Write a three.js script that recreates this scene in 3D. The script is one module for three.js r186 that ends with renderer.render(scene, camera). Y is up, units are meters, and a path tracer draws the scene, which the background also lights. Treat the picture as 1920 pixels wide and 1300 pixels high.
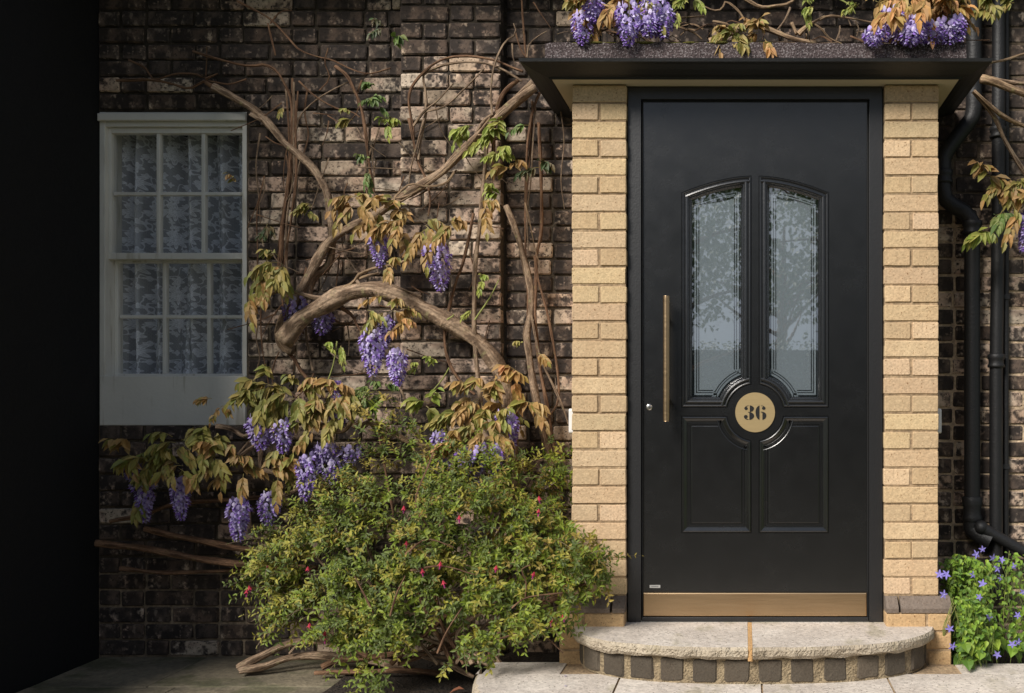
import * as THREE from 'three';
import { mergeGeometries } from 'three/addons/utils/BufferGeometryUtils.js';

// ---------------------------------------------------------------- camera, sky, sun, exposure
const scene = new THREE.Scene();
const EYE = new THREE.Vector3(-0.046, 1.21, 3.8);          // standing square in front of the door, lens shifted to the left
const FOCAL = 1748;                                        // focal length in photograph pixels
const camera = new THREE.PerspectiveCamera(2 * Math.atan(740 / FOCAL) * 180 / Math.PI, 2790 / 1480, 0.05, 400);
camera.position.copy(EYE);
camera.lookAt(EYE.x, EYE.y, -10);
camera.setViewOffset(2790, 1480, 0, 0, 1920, 1300);
camera.updateProjectionMatrix();
scene.add(camera);

const renderer = new THREE.WebGLRenderer({ antialias: true });
renderer.setSize(1024, 693);
renderer.toneMapping = THREE.LinearToneMapping;
renderer.toneMappingExposure = 1.22;
renderer.shadowMap.enabled = true;

const SUN = new THREE.Vector3(-0.6, 0.8, 0.8).normalize();
const sun = new THREE.DirectionalLight(new THREE.Color().setRGB(1, 0.94, 0.86), 4.2);
sun.position.copy(SUN).multiplyScalar(20);
sun.castShadow = true;
sun.shadow.radius = 46;
sun.shadow.mapSize.set(2048, 2048);
Object.assign(sun.shadow.camera, { left: -6, right: 6, top: 6, bottom: -6, near: 1, far: 60 });
scene.add(sun, sun.target);

// ---------------------------------------------------------------- random numbers and noise
function rng(seed) { let a = seed >>> 0; return () => { a = (a + 0x6D2B79F5) | 0; let t = Math.imul(a ^ (a >>> 15), 1 | a); t = (t + Math.imul(t ^ (t >>> 7), 61 | t)) ^ t; return ((t ^ (t >>> 14)) >>> 0) / 4294967296; }; }
const hash = (x, y, s) => { let h = Math.imul(x, 374761393) + Math.imul(y, 668265263) + Math.imul(s, 974711); h = Math.imul(h ^ (h >>> 13), 1274126177); return ((h ^ (h >>> 16)) >>> 0) / 4294967296; };
function vnoise(x, y, px, py, s) {
  const ix = Math.floor(x), iy = Math.floor(y); let fx = x - ix, fy = y - iy;
  fx = fx * fx * (3 - 2 * fx); fy = fy * fy * (3 - 2 * fy);
  const m = (v, p) => ((v % p) + p) % p, x0 = m(ix, px), x1 = m(ix + 1, px), y0 = m(iy, py), y1 = m(iy + 1, py);
  const a = hash(x0, y0, s), b = hash(x1, y0, s), c = hash(x0, y1, s), d = hash(x1, y1, s);
  return a + (b - a) * fx + (c - a) * fy + (a - b - c + d) * fx * fy;
}
function fbm(u, v, fu, fv, oct, s) {          // tiles over u, v in 0..1
  let t = 0, n = 0, k = 1;
  for (let i = 0; i < oct; i++) { t += k * vnoise(u * fu, v * fv, fu, fv, s + i * 17); n += k; k *= 0.55; fu *= 2; fv *= 2; }
  return t / n;
}
const clamp = (x, a = 0, b = 1) => Math.min(b, Math.max(a, x));
const mix = (a, b, t) => a + (b - a) * t;
const mix3 = (a, b, t) => [mix(a[0], b[0], t), mix(a[1], b[1], t), mix(a[2], b[2], t)];
const step = (a, b, x) => { const t = clamp((x - a) / (b - a)); return t * t * (3 - 2 * t); };

// sky: thin bright cloud over pale blue, wider glow towards the sun
{
  const w = 512, h = 256, d = new Float32Array(w * h * 4);
  for (let j = 0; j < h; j++) for (let i = 0; i < w; i++) {
    const u = (i + 0.5) / w, v = (j + 0.5) / h, lat = (v - 0.5) * Math.PI, lon = (u - 0.5) * 2 * Math.PI;
    const dir = new THREE.Vector3(Math.cos(lat) * Math.cos(lon), Math.sin(lat), Math.cos(lat) * Math.sin(lon));
    const c = step(0.34, 0.66, fbm(u, v, 6, 5, 5, 3));
    const g = Math.pow(Math.max(0, dir.dot(SUN)), 6);
    const up = clamp(dir.y);
    let col = mix3([0.62, 0.72, 0.86], [0.34, 0.47, 0.72], Math.sqrt(up));
    col = mix3(col, [0.88, 0.93, 1.02], c * 0.85);
    if (dir.y < 0) col = [0.25, 0.25, 0.22];
    const k = 0.37 * (1 + 0.5 * g);
    d.set([col[0] * k, col[1] * k, col[2] * k, 1], (j * w + i) * 4);
  }
  const t = new THREE.DataTexture(d, w, h, THREE.RGBAFormat, THREE.FloatType);
  t.mapping = THREE.EquirectangularReflectionMapping; t.magFilter = t.minFilter = THREE.LinearFilter; t.needsUpdate = true;
  scene.background = t; scene.environment = t;
}

// ---------------------------------------------------------------- textures and materials
function tex(size, fn, srgb = true) {
  const [w, h] = Array.isArray(size) ? size : [size, size];
  const d = new Uint8Array(w * h * 4);
  for (let j = 0; j < h; j++) for (let i = 0; i < w; i++) {
    const c = fn((i + 0.5) / w, (j + 0.5) / h), k = (j * w + i) * 4;
    d[k] = clamp(c[0], 0, 255); d[k + 1] = clamp(c[1], 0, 255); d[k + 2] = clamp(c[2], 0, 255); d[k + 3] = 255;
  }
  const t = new THREE.DataTexture(d, w, h);
  t.wrapS = t.wrapT = THREE.RepeatWrapping; t.magFilter = THREE.LinearFilter; t.minFilter = THREE.LinearMipmapLinearFilter; t.generateMipmaps = true;
  if (srgb) t.colorSpace = THREE.SRGBColorSpace;
  t.needsUpdate = true; return t;
}
const lin = (r, g, b) => new THREE.Color().setRGB(r, g, b);
const grey = (g) => [g * 255, g * 255, g * 255];
function std(o) { return new THREE.MeshStandardMaterial(o); }
function phys(o) { return new THREE.MeshPhysicalMaterial(o); }

// weathered stock brick: bands of v run from soot black (0) to clean buff (1)
const brickTone = (u, v) => {
  const cover = clamp(v < 1 / 3 ? 0.7 : v < 2 / 3 ? 0.52 : 0.4);
  const n = fbm(u, v, 14, 14, 5, 11), f = fbm(u, v, 60, 60, 3, 12);
  const soot = step(-0.1, 0.1, cover - (n * 0.62 + f * 0.46 - 0.03));
  return { n, f, soot };
};
const oldBrickMap = tex(1024, (u, v) => {
  const { f, soot } = brickTone(u, v), hue = fbm(u, v, 9, 9, 3, 14), pit = fbm(u, v, 160, 160, 2, 15);
  let c = mix3([190, 175, 156], [180, 158, 141], step(0.35, 0.65, hue));
  c = mix3(c, [214, 200, 180], step(0.6, 0.8, fbm(u, v, 24, 24, 3, 16)) * 0.6);
  c = c.map((x) => x * (0.8 + 0.4 * f));
  c = mix3(c, mix3([44, 39, 37], [92, 80, 72], step(0.35, 0.72, fbm(u, v, 26, 22, 4, 18))), soot * 0.93);
  c = mix3(c, [150, 138, 124], step(0.66, 0.8, fbm(u, v, 46, 34, 3, 19)) * 0.55);
  if (pit < 0.3) c = mix3(c, [40, 35, 32], (0.3 - pit) * 5);
  return c;
});
const oldBrickBump = tex(1024, (u, v) => { const { n, f, soot } = brickTone(u, v); return grey(0.45 + 0.5 * (f - 0.5) + 0.35 * (n - 0.5) - 0.14 * soot); }, false);
const OLD = 1.1;   // metres across the brick texture
const M = {};
M.oldBrick = std({ map: oldBrickMap, bumpMap: oldBrickBump, bumpScale: 0.007, roughness: 0.95, vertexColors: true });
const tanMap = tex(512, (u, v) => {
  const n = fbm(u, v, 6, 6, 4, 21), f = fbm(u, v, 80, 80, 2, 22), sp = fbm(u, v, 120, 120, 2, 23);
  let c = mix3([204, 180, 145], [194, 166, 131], n); c = c.map((x) => x * (0.9 + 0.2 * f));
  if (sp < 0.24) c = mix3(c, [120, 84, 52], (0.24 - sp) * 7);
  if (sp > 0.74) c = mix3(c, [232, 206, 164], (sp - 0.74) * 3);
  return c;
});
const grainBump = tex(512, (u, v) => grey(0.5 + 0.6 * (fbm(u, v, 70, 70, 3, 24) - 0.5) + 0.5 * (fbm(u, v, 12, 12, 4, 25) - 0.5)), false);
M.tanBrick = std({ map: tanMap, bumpMap: grainBump, bumpScale: 0.0022, roughness: 0.92, vertexColors: true });
const mortarMap = tex(512, (u, v) => { const f = fbm(u, v, 60, 60, 3, 31), n = fbm(u, v, 8, 8, 4, 32); return mix3([196, 180, 158], [150, 134, 116], n).map((x) => x * (0.75 + 0.5 * f)); });
M.mortar = std({ map: mortarMap, bumpMap: grainBump, bumpScale: 0.006, roughness: 1, vertexColors: true });
M.tanMortar = std({ map: mortarMap, color: lin(0.82, 0.72, 0.58), bumpMap: grainBump, bumpScale: 0.004, roughness: 1 });
const stoneMap = tex(1024, (u, v) => {
  const n = fbm(u, v, 5, 5, 6, 41), f = fbm(u, v, 90, 90, 3, 42), st = fbm(u, v, 11, 7, 5, 43);
  let c = mix3([206, 197, 186], [190, 180, 169], step(0.3, 0.7, n)); c = mix3(c, [146, 138, 112], step(0.6, 0.85, st) * 0.5);
  c = c.map((x) => x * (0.88 + 0.24 * f)); const p = fbm(u, v, 150, 150, 2, 44); if (p < 0.2) c = mix3(c, [90, 82, 70], 0.7); return c;
});
const stoneBump = tex(1024, (u, v) => grey(0.5 + 0.7 * (fbm(u, v, 24, 24, 5, 45) - 0.5) + 0.3 * (fbm(u, v, 120, 120, 2, 46) - 0.5)), false);
M.stone = std({ map: stoneMap, bumpMap: stoneBump, bumpScale: 0.005, roughness: 0.85 });
M.stoneRough = std({ map: stoneMap, color: lin(0.74, 0.7, 0.6), bumpMap: stoneBump, bumpScale: 0.02, roughness: 0.95 });
const flagMap = tex(1024, (u, v) => {
  const n = fbm(u, v, 4, 7, 6, 51), f = fbm(u, v, 90, 90, 3, 52), st = fbm(u, v, 9, 14, 5, 53);
  let c = mix3([132, 122, 102], [102, 95, 80], step(0.3, 0.7, n)); c = mix3(c, [84, 84, 60], step(0.5, 0.75, st) * 0.7); return c.map((x) => x * (0.84 + 0.32 * f));
});
M.flag = std({ map: flagMap, bumpMap: stoneBump, bumpScale: 0.006, roughness: 0.85 });
M.soil = std({ map: tex(512, (u, v) => { const f = fbm(u, v, 40, 40, 4, 61), n = fbm(u, v, 6, 6, 4, 62); return mix3([62, 50, 38], [34, 28, 22], n).map((x) => x * (0.6 + 0.8 * f)); }), bumpMap: grainBump, bumpScale: 0.02, roughness: 1 });
M.lawn = std({ map: tex(512, (u, v) => { const f = fbm(u, v, 90, 90, 3, 63), n = fbm(u, v, 6, 6, 4, 64); return mix3([74, 92, 40], [96, 104, 56], n).map((x) => x * (0.6 + 0.8 * f)); }), roughness: 1 });
const barkMap = tex(512, (u, v) => {
  const s = fbm(u, v, 4, 26, 5, 71), f = fbm(u, v, 30, 60, 3, 72), l = fbm(u, v, 6, 6, 4, 73);
  let c = mix3([166, 142, 118], [104, 84, 66], step(0.3, 0.7, s)); c = mix3(c, [142, 138, 96], step(0.58, 0.78, l) * 0.55); return c.map((x) => x * (0.75 + 0.5 * f));
});
const barkBump = tex(512, (u, v) => grey(0.5 + 0.8 * (fbm(u, v, 4, 30, 5, 71) - 0.5) + 0.4 * (fbm(u, v, 24, 24, 3, 74) - 0.5)), false);
M.bark = std({ map: barkMap, bumpMap: barkBump, bumpScale: 0.008, roughness: 0.95 });
M.barkPale = std({ map: barkMap, color: lin(1.0, 0.96, 0.86), bumpMap: barkBump, bumpScale: 0.005, roughness: 0.9 });
M.barkBrown = std({ map: barkMap, color: lin(0.66, 0.52, 0.44), bumpMap: barkBump, bumpScale: 0.005, roughness: 0.95 });
M.twigGreen = std({ color: lin(0.26, 0.28, 0.08), roughness: 0.9 });
M.leaf = phys({ vertexColors: true, roughness: 0.62, side: THREE.DoubleSide, transmission: 0.22, thickness: 0 });
M.petal = phys({ vertexColors: true, roughness: 0.8, side: THREE.DoubleSide, transmission: 0.2, thickness: 0 });
M.felt = std({ map: tex(512, (u, v) => { const f = fbm(u, v, 110, 110, 2, 81), n = fbm(u, v, 5, 5, 4, 82); let c = mix3([84, 72, 72], [66, 56, 56], n).map((x) => x * (0.45 + 1.1 * f)); if (f > 0.68) c = [128, 122, 122]; return c; }), bumpMap: grainBump, bumpScale: 0.006, roughness: 0.95 });
M.moss = std({ map: tex(256, (u, v) => { const f = fbm(u, v, 50, 50, 3, 83); return mix3([70, 72, 24], [116, 108, 44], f); }), bumpMap: grainBump, bumpScale: 0.01, roughness: 1 });
const paintBump = tex(512, (u, v) => grey(0.5 + 0.5 * (fbm(u, v, 90, 90, 2, 91) - 0.5) + 0.3 * (fbm(u, v, 6, 10, 3, 92) - 0.5)), false);
M.black = std({ color: lin(0.014, 0.014, 0.015), roughness: 0.5, bumpMap: paintBump, bumpScale: 0.001 });
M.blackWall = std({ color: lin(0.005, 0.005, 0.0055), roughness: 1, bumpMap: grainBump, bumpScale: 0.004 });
M.pipe = std({ color: lin(0.011, 0.011, 0.012), roughness: 0.55, bumpMap: paintBump, bumpScale: 0.002 });
M.door = phys({ ior: 1.8, color: lin(0.006, 0.0062, 0.0065), roughness: 0.3, roughnessMap: tex(256, (u, v) => grey(0.86 + 0.28 * (fbm(u, v, 8, 8, 4, 93) - 0.5)), false), bumpMap: paintBump, bumpScale: 0.00022 });
M.doorFrame = phys({ ior: 1.7, color: lin(0.007, 0.007, 0.008), roughness: 0.42, bumpMap: paintBump, bumpScale: 0.0006 });
M.rubber = std({ color: lin(0.006, 0.006, 0.006), roughness: 0.8 });
M.cream = std({ color: lin(0.55, 0.47, 0.35), roughness: 0.7, bumpMap: paintBump, bumpScale: 0.001 });
const streak = tex([256, 256], (u, v) => grey(0.5 + 0.8 * (fbm(u, v, 3, 90, 3, 94) - 0.5)), false);
M.bronze = std({ color: lin(0.5, 0.355, 0.21), metalness: 1, roughness: 0.42, roughnessMap: tex(256, (u, v) => grey(0.85 + 0.4 * (fbm(u, v, 3, 60, 3, 95) - 0.5)), false), bumpMap: streak, bumpScale: 0.0002 });
M.bronzePlate = std({ color: lin(0.5, 0.38, 0.2), metalness: 0.85, roughness: 0.55, bumpMap: streak, bumpScale: 0.0003 });
M.steel = std({ color: lin(0.62, 0.6, 0.56), metalness: 1, roughness: 0.3 });
const whiteMap = tex(512, (u, v) => { const n = fbm(u, v, 7, 7, 5, 96), s = fbm(u, v, 40, 4, 4, 97); let c = mix3([226, 224, 216], [206, 204, 196], n); return mix3(c, [160, 154, 136], step(0.62, 0.85, s) * 0.5); });
M.white = std({ map: whiteMap, roughness: 0.55, bumpMap: paintBump, bumpScale: 0.001 });
M.whiteBox = std({ color: lin(0.78, 0.77, 0.75), roughness: 0.4 });
M.pane = phys({ color: 0xffffff, transmission: 1, thickness: 0, roughness: 0.01, ior: 1.55 });
M.doorPane = phys({ color: 0xffffff, transmission: 1, thickness: 0, roughness: 0.012, ior: 2.7 });
M.frost = std({ color: lin(0.25, 0.3, 0.335), roughness: 0.85 });
M.frostClear = std({ color: lin(0.07, 0.085, 0.1), roughness: 0.4 });
M.dark = std({ color: lin(0.03, 0.028, 0.026), roughness: 1 });
M.tile = std({ color: lin(0.09, 0.08, 0.08), roughness: 0.9 });

// ---------------------------------------------------------------- scene helpers
const taken = {};
function numbered(n) { const k = taken[n] = (taken[n] ?? -1) + 1; return k ? `${n}_${String(k).padStart(3, '0')}` : n; }
function mesh(name, geo, mat, parent) {
  const m = new THREE.Mesh(geo, mat); m.castShadow = m.receiveShadow = true;
  m.name = parent ? name : numbered(name); (parent ?? scene).add(m); return m;
}
function thing(name, label, category, pos = [0, 0, 0], group) {
  const g = new THREE.Group(); g.name = numbered(name); g.position.set(...pos); g.userData = { label, category }; if (group) g.userData.group = group; scene.add(g); return g;
}
function structure(o, label, category) { o.userData = { kind: 'structure', label, category }; return o; }
function stuffPart(o) { o.userData.kind = 'stuff'; return o; }
// a point measured on the photograph, put on the plane at distance z from the porch front (metres)
function on(px, py, z) { const d = EYE.z - z; return new THREE.Vector3(EYE.x + (px - 1395) * d / FOCAL, EYE.y + (740 - py) * d / FOCAL, z); }
function move(g, x, y, z) { g.translate(x, y, z); return g; }
// uv in metres, chosen by the way each face points
function uvBox(geo, size = 1, ox = 0, oy = 0) {
  const g = geo.index ? geo.toNonIndexed() : geo, p = g.attributes.position, uv = new Float32Array(p.count * 2);
  const a = new THREE.Vector3(), b = new THREE.Vector3(), c = new THREE.Vector3();
  for (let i = 0; i < p.count; i += 3) {
    a.fromBufferAttribute(p, i); b.fromBufferAttribute(p, i + 1); c.fromBufferAttribute(p, i + 2);
    const n = b.clone().sub(a).cross(c.clone().sub(a)), ax = Math.abs(n.x), ay = Math.abs(n.y), az = Math.abs(n.z);
    [a, b, c].forEach((q, k) => { const [u, v] = az >= ax && az >= ay ? [q.x, q.y] : ay >= ax ? [q.x, q.z] : [q.z, q.y]; uv[(i + k) * 2] = u / size + ox; uv[(i + k) * 2 + 1] = v / size + oy; });
  }
  g.setAttribute('uv', new THREE.BufferAttribute(uv, 2)); return g;
}
function bx(x0, x1, y0, y1, z0, z1, size = 1) { return uvBox(new THREE.BoxGeometry(x1 - x0, y1 - y0, z1 - z0).translate((x0 + x1) / 2, (y0 + y1) / 2, (z0 + z1) / 2), size); }
// box whose front edges are chamfered by c
function chamfer(x0, x1, y0, y1, z0, z1, c = 0.002, size = 1) {
  const s = new THREE.Shape(); s.moveTo(x0 + c, y0 + c); s.lineTo(x1 - c, y0 + c); s.lineTo(x1 - c, y1 - c); s.lineTo(x0 + c, y1 - c); s.closePath();
  const g = new THREE.ExtrudeGeometry(s, { depth: z1 - z0 - 2 * c, bevelEnabled: true, bevelThickness: c, bevelSize: c, bevelSegments: 2, steps: 1 });
  g.translate(0, 0, z0 + c); return uvBox(g, size);
}
function paint(geo, rgb) { const n = geo.attributes.position.count, c = new Float32Array(n * 3); for (let i = 0; i < n; i++) c.set(rgb, i * 3); geo.setAttribute('color', new THREE.BufferAttribute(c, 3)); return geo; }
// collects triangles with colours
class Tris {
  constructor() { this.p = []; this.c = []; this.u = []; }
  tri(a, b, c, col, ua = [0, 0], ub = [1, 0], uc = [0, 1]) { for (const q of [a, b, c]) this.p.push(q.x, q.y, q.z); for (let i = 0; i < 3; i++) this.c.push(col[0], col[1], col[2]); this.u.push(...ua, ...ub, ...uc); }
  quad(a, b, c, d, col) { this.tri(a, b, c, col); this.tri(a, c, d, col); }
  geo() {
    const g = new THREE.BufferGeometry(); g.setAttribute('position', new THREE.Float32BufferAttribute(this.p, 3)); g.setAttribute('color', new THREE.Float32BufferAttribute(this.c, 3)); g.setAttribute('uv', new THREE.Float32BufferAttribute(this.u, 2));
    g.computeVertexNormals(); return g;
  }
}
const V = (x, y, z) => new THREE.Vector3(x, y, z);
// a pointed leaf or petal, folded along its midrib and curling down at the tip
function blade(t, base, dir, nrm, len, wid, curl, fold, col, w1 = 0.33, w2 = 0.68) {
  const n = nrm.clone().addScaledVector(dir, -nrm.dot(dir)).normalize(), s = new THREE.Vector3().crossVectors(dir, n);
  const at = (k) => base.clone().addScaledVector(dir, len * k).addScaledVector(n, -curl * len * k * k);
  const ed = (k, w, sg) => at(k).addScaledVector(s, sg * w * 0.5).addScaledVector(n, fold * w * 0.5);
  const m1 = at(w1), m2 = at(w2), tip = at(1), c2 = [col[0] * 0.94, col[1] * 0.96, col[2] * 0.94];
  for (const sg of [-1, 1]) {
    const e1 = ed(w1, wid, sg), e2 = ed(w2, wid * 0.8, sg), cc = sg < 0 ? col : c2;
    if (sg > 0) { t.tri(base, m1, e1, cc); t.quad(m1, m2, e2, e1, cc); t.tri(m2, tip, e2, cc); }
    else { t.tri(base, e1, m1, cc); t.quad(m1, e1, e2, m2, cc); t.tri(m2, e2, tip, cc); }
  }
}
// tapered tube through points, radii given at each, slightly knobbly
function tube(points, radii, seg = 7, seed = 1, cap = true, step_ = 0.035) {
  const curve = new THREE.CatmullRomCurve3(points, false, 'centripetal'), L = curve.getLength(), n = Math.max(points.length * 2, Math.ceil(L / step_));
  const R = rng(seed), ph = R() * 9, P = [], U = [], I = [];
  let t0 = curve.getTangentAt(0), nv = new THREE.Vector3(0, 0, 1).cross(t0); if (nv.length() < 0.1) nv = new THREE.Vector3(1, 0, 0).cross(t0); nv.normalize();
  const rad = (s) => { const x = s * (radii.length - 1), i = Math.min(radii.length - 2, Math.floor(x)); return mix(radii[i], radii[i + 1], x - i); };
  for (let i = 0; i <= n; i++) {
    const s = i / n, c = curve.getPointAt(s), t = curve.getTangentAt(s); nv.addScaledVector(t, -nv.dot(t)).normalize(); const b = new THREE.Vector3().crossVectors(t, nv);
    const r0 = (radii.length > 1 ? rad(s) : radii[0]) * (1 + 0.12 * Math.sin(s * L * 23 + ph) + 0.09 * (R() - 0.5));
    for (let k = 0; k <= seg; k++) { const a = k / seg * Math.PI * 2, r = r0 * (1 + 0.1 * Math.sin(a * 2 + ph + s * 3) + 0.05 * Math.sin(a * 3 + s * L * 40)); P.push(c.x + r * (Math.cos(a) * nv.x + Math.sin(a) * b.x), c.y + r * (Math.cos(a) * nv.y + Math.sin(a) * b.y), c.z + r * (Math.cos(a) * nv.z + Math.sin(a) * b.z)); U.push(s * L / 0.3, k / seg * 0.5); }
  }
  for (let i = 0; i < n; i++) for (let k = 0; k < seg; k++) { const a = i * (seg + 1) + k, b = a + seg + 1; I.push(a, a + 1, b, b, a + 1, b + 1); }
  if (cap) for (const [row, fl] of [[0, 1], [n, 0]]) { const c = P.length / 3, q = curve.getPointAt(row ? 1 : 0); P.push(q.x, q.y, q.z); U.push(0.2, 0.2); for (let k = 0; k < seg; k++) { const a = row * (seg + 1) + k; fl ? I.push(c, a + 1, a) : I.push(c, a, a + 1); } }
  const g = new THREE.BufferGeometry(); g.setAttribute('position', new THREE.Float32BufferAttribute(P, 3)); g.setAttribute('uv', new THREE.Float32BufferAttribute(U, 2)); g.setIndex(I); g.computeVertexNormals(); return g;
}
// brick: worn outline of ten points, rounded arris, origin at the middle of its face
function brickGeo(w, h, d, seed, wear, size, ox, oy, tint) {
  const R = rng(seed), j = () => (R() - 0.5) * wear * 0.7, c = wear * 1.3, x = w / 2, y = h / 2;
  const out = [[-x + c, -y], [0, -y], [x - c, -y], [x, -y + c], [x, y - c], [x - c, y], [0, y], [-x + c, y], [-x, y - c], [-x, -y + c]].map(([a, b]) => [a + j(), b + j()]);
  const t = new Tris(), f = [], o = [], bk = [];
  for (const [a, b] of out) { const k = wear * (0.7 + R() * 0.9); f.push(V(a - Math.sign(a) * k * (Math.abs(a) > 0.001 ? 1 : 0), b - Math.sign(b) * k, (R() - 0.5) * wear * 0.5)); o.push(V(a, b, -wear * (0.9 + R() * 0.6))); bk.push(V(a, b, -d)); }
  const mid = V(0, 0, (R() - 0.3) * wear * 0.4), n = out.length;
  for (let i = 0; i < n; i++) { const k = (i + 1) % n; t.tri(mid, f[i], f[k], tint); t.quad(f[i], o[i], o[k], f[k], tint); t.quad(o[i], bk[i], bk[k], o[k], tint); }
  return uvBox(t.geo(), size, ox, oy);
}

// ---------------------------------------------------------------- ground
const WALL = -0.5, PILASTER = -0.44;
structure(mesh('ground', bx(-60, 60, -0.4, -0.03, -0.45, 120, 2), M.lawn), 'mown grass of the front garden', 'ground');
structure(mesh('path', bx(-2.4, 2.6, -0.1, -0.02, 1.9, 13.2, 1.4), std({ map: flagMap, color: lin(0.38, 0.37, 0.36), roughness: 0.95, bumpMap: stoneBump, bumpScale: 0.01 })), 'worn paved path leading from the garden to the steps', 'path');
{
  const g = new THREE.Group(); g.name = 'pavement'; structure(g, 'worn grey flagstone paving along the foot of the brick wall', 'pavement'); scene.add(g);
  mesh('bedding', bx(-3.0, 2.6, -0.2, -0.012, 0.6, 1.898, 1), M.flag, g); mesh('bedding', bx(-3.0, -0.62, -0.2, -0.012, WALL + 0.01, 0.598, 1), M.soil, g);
  const R = rng(4);
  const cols = [[-3.0, -2.52], [-2.51, -1.75], [-1.74, -1.13], [-1.12, -0.64]], rows = [[-0.49, -0.06], [-0.05, 0.5], [0.51, 1.1], [1.11, 1.88]];
  rows.forEach(([z0, z1], r) => cols.forEach(([x0, x1], c) => {
    if (c === 3 && r < 3) return; if (c === 2 && r === 0) return;                    // planting bed and lower step stand here
    const s = new THREE.Shape(), k = 0.008, sh = r % 2 ? 0.12 : 0, pts = [[x0 + sh * (c > 0), -z1], [x1 + sh * (c < 2), -z1], [x1 + sh * (c < 2), -z0], [x0 + sh * (c > 0), -z0]].map(([a, b]) => [a + (R() - 0.5) * k, b + (R() - 0.5) * k]);
    pts.forEach(([a, b], i) => i ? s.lineTo(a, b) : s.moveTo(a, b));
    const q = new THREE.ExtrudeGeometry(s, { depth: 0.05, bevelEnabled: true, bevelThickness: 0.005, bevelSize: 0.004, bevelSegments: 2 }); q.rotateX(-Math.PI / 2); q.translate(0, -0.055 + (R() - 0.5) * 0.006, 0);
    mesh('flagstone', uvBox(q, 1.3, R(), R()), M.flag, g);
  }));
}
structure(mesh('soil_bed', uvBox(new THREE.PlaneGeometry(1.12, 0.62, 30, 16).rotateX(-Math.PI / 2).translate(-1.18, 0.012, -0.2), 0.6), M.soil), 'dark bare soil under the fuchsia bush', 'soil');
{
  const s = scene.getObjectByName('soil_bed').geometry.attributes.position;
  for (let i = 0; i < s.count; i++) s.setY(i, s.getY(i) + 0.03 * (fbm(s.getX(i) * 0.5 + 3, s.getZ(i) * 0.5 + 3, 9, 9, 3, 5) - 0.4));
  scene.getObjectByName('soil_bed').geometry.computeVertexNormals();
}
structure(mesh('flower_bed', bx(0.76, 2.6, -0.2, 0.06, WALL + 0.01, 0.04, 0.5), M.soil), 'dark soil of the flower bed beside the right pillar', 'soil');

// ---------------------------------------------------------------- brick walls
const SETS = { stretcher: [], header: [] };
{
  const R = rng(77);
  for (const [k, w] of [['stretcher', 0.215], ['header', 0.1025]]) for (let cls = 0; cls < 3; cls++) { SETS[k][cls] = []; for (let i = 0; i < 12; i++) { const b = 0.82 + R() * 0.36, warm = R(); SETS[k][cls].push(brickGeo(w, 0.066, 0.05, 500 + cls * 40 + i + (w > 0.2 ? 0 : 900), 0.0042, OLD, R(), (cls + 0.12 + R() * 0.76) / 3, [b, b * mix(0.9, 1.0, warm), b * mix(0.82, 1.0, warm)])); } }
}
const COURSE = 0.0765;
// lays Flemish courses between x0 and x1; calls put(kind, x, y, z, widthScale)
function layCourses(x0, x1, y0, y1, z, seed, put, skip) {
  const R = rng(seed); let k = 0;
  for (let y = y0; y + COURSE <= y1 + 0.01; y += COURSE, k++) {
    let x = x0, i = k % 2 ? 0 : 1; if (k % 2) { if (!skip || !skip(x0, x0 + 0.105, y)) put('header', x0 + 0.052, y, z, 0.9, R); x += 0.105; }
    while (x < x1 - 0.03) {
      const kind = (i++ % 2 || R() < 0.12) ? 'stretcher' : 'header'; let w = (kind === 'stretcher' ? 0.226 : 0.1135) + (R() - 0.5) * 0.012;
      if (x + w > x1 - 0.05) w = x1 - x; if (w > 0.27) { w *= 0.5; }
      const kk = w > 0.165 ? 'stretcher' : 'header', full = kk === 'stretcher' ? 0.2265 : 0.1135;
      const sc = (w - 0.0105) / (full - 0.0105 - 0.0005); if (!skip || !skip(x, x + w, y)) put(kk, x + w / 2, y, z, sc, R); x += w;
    }
  }
}
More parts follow.
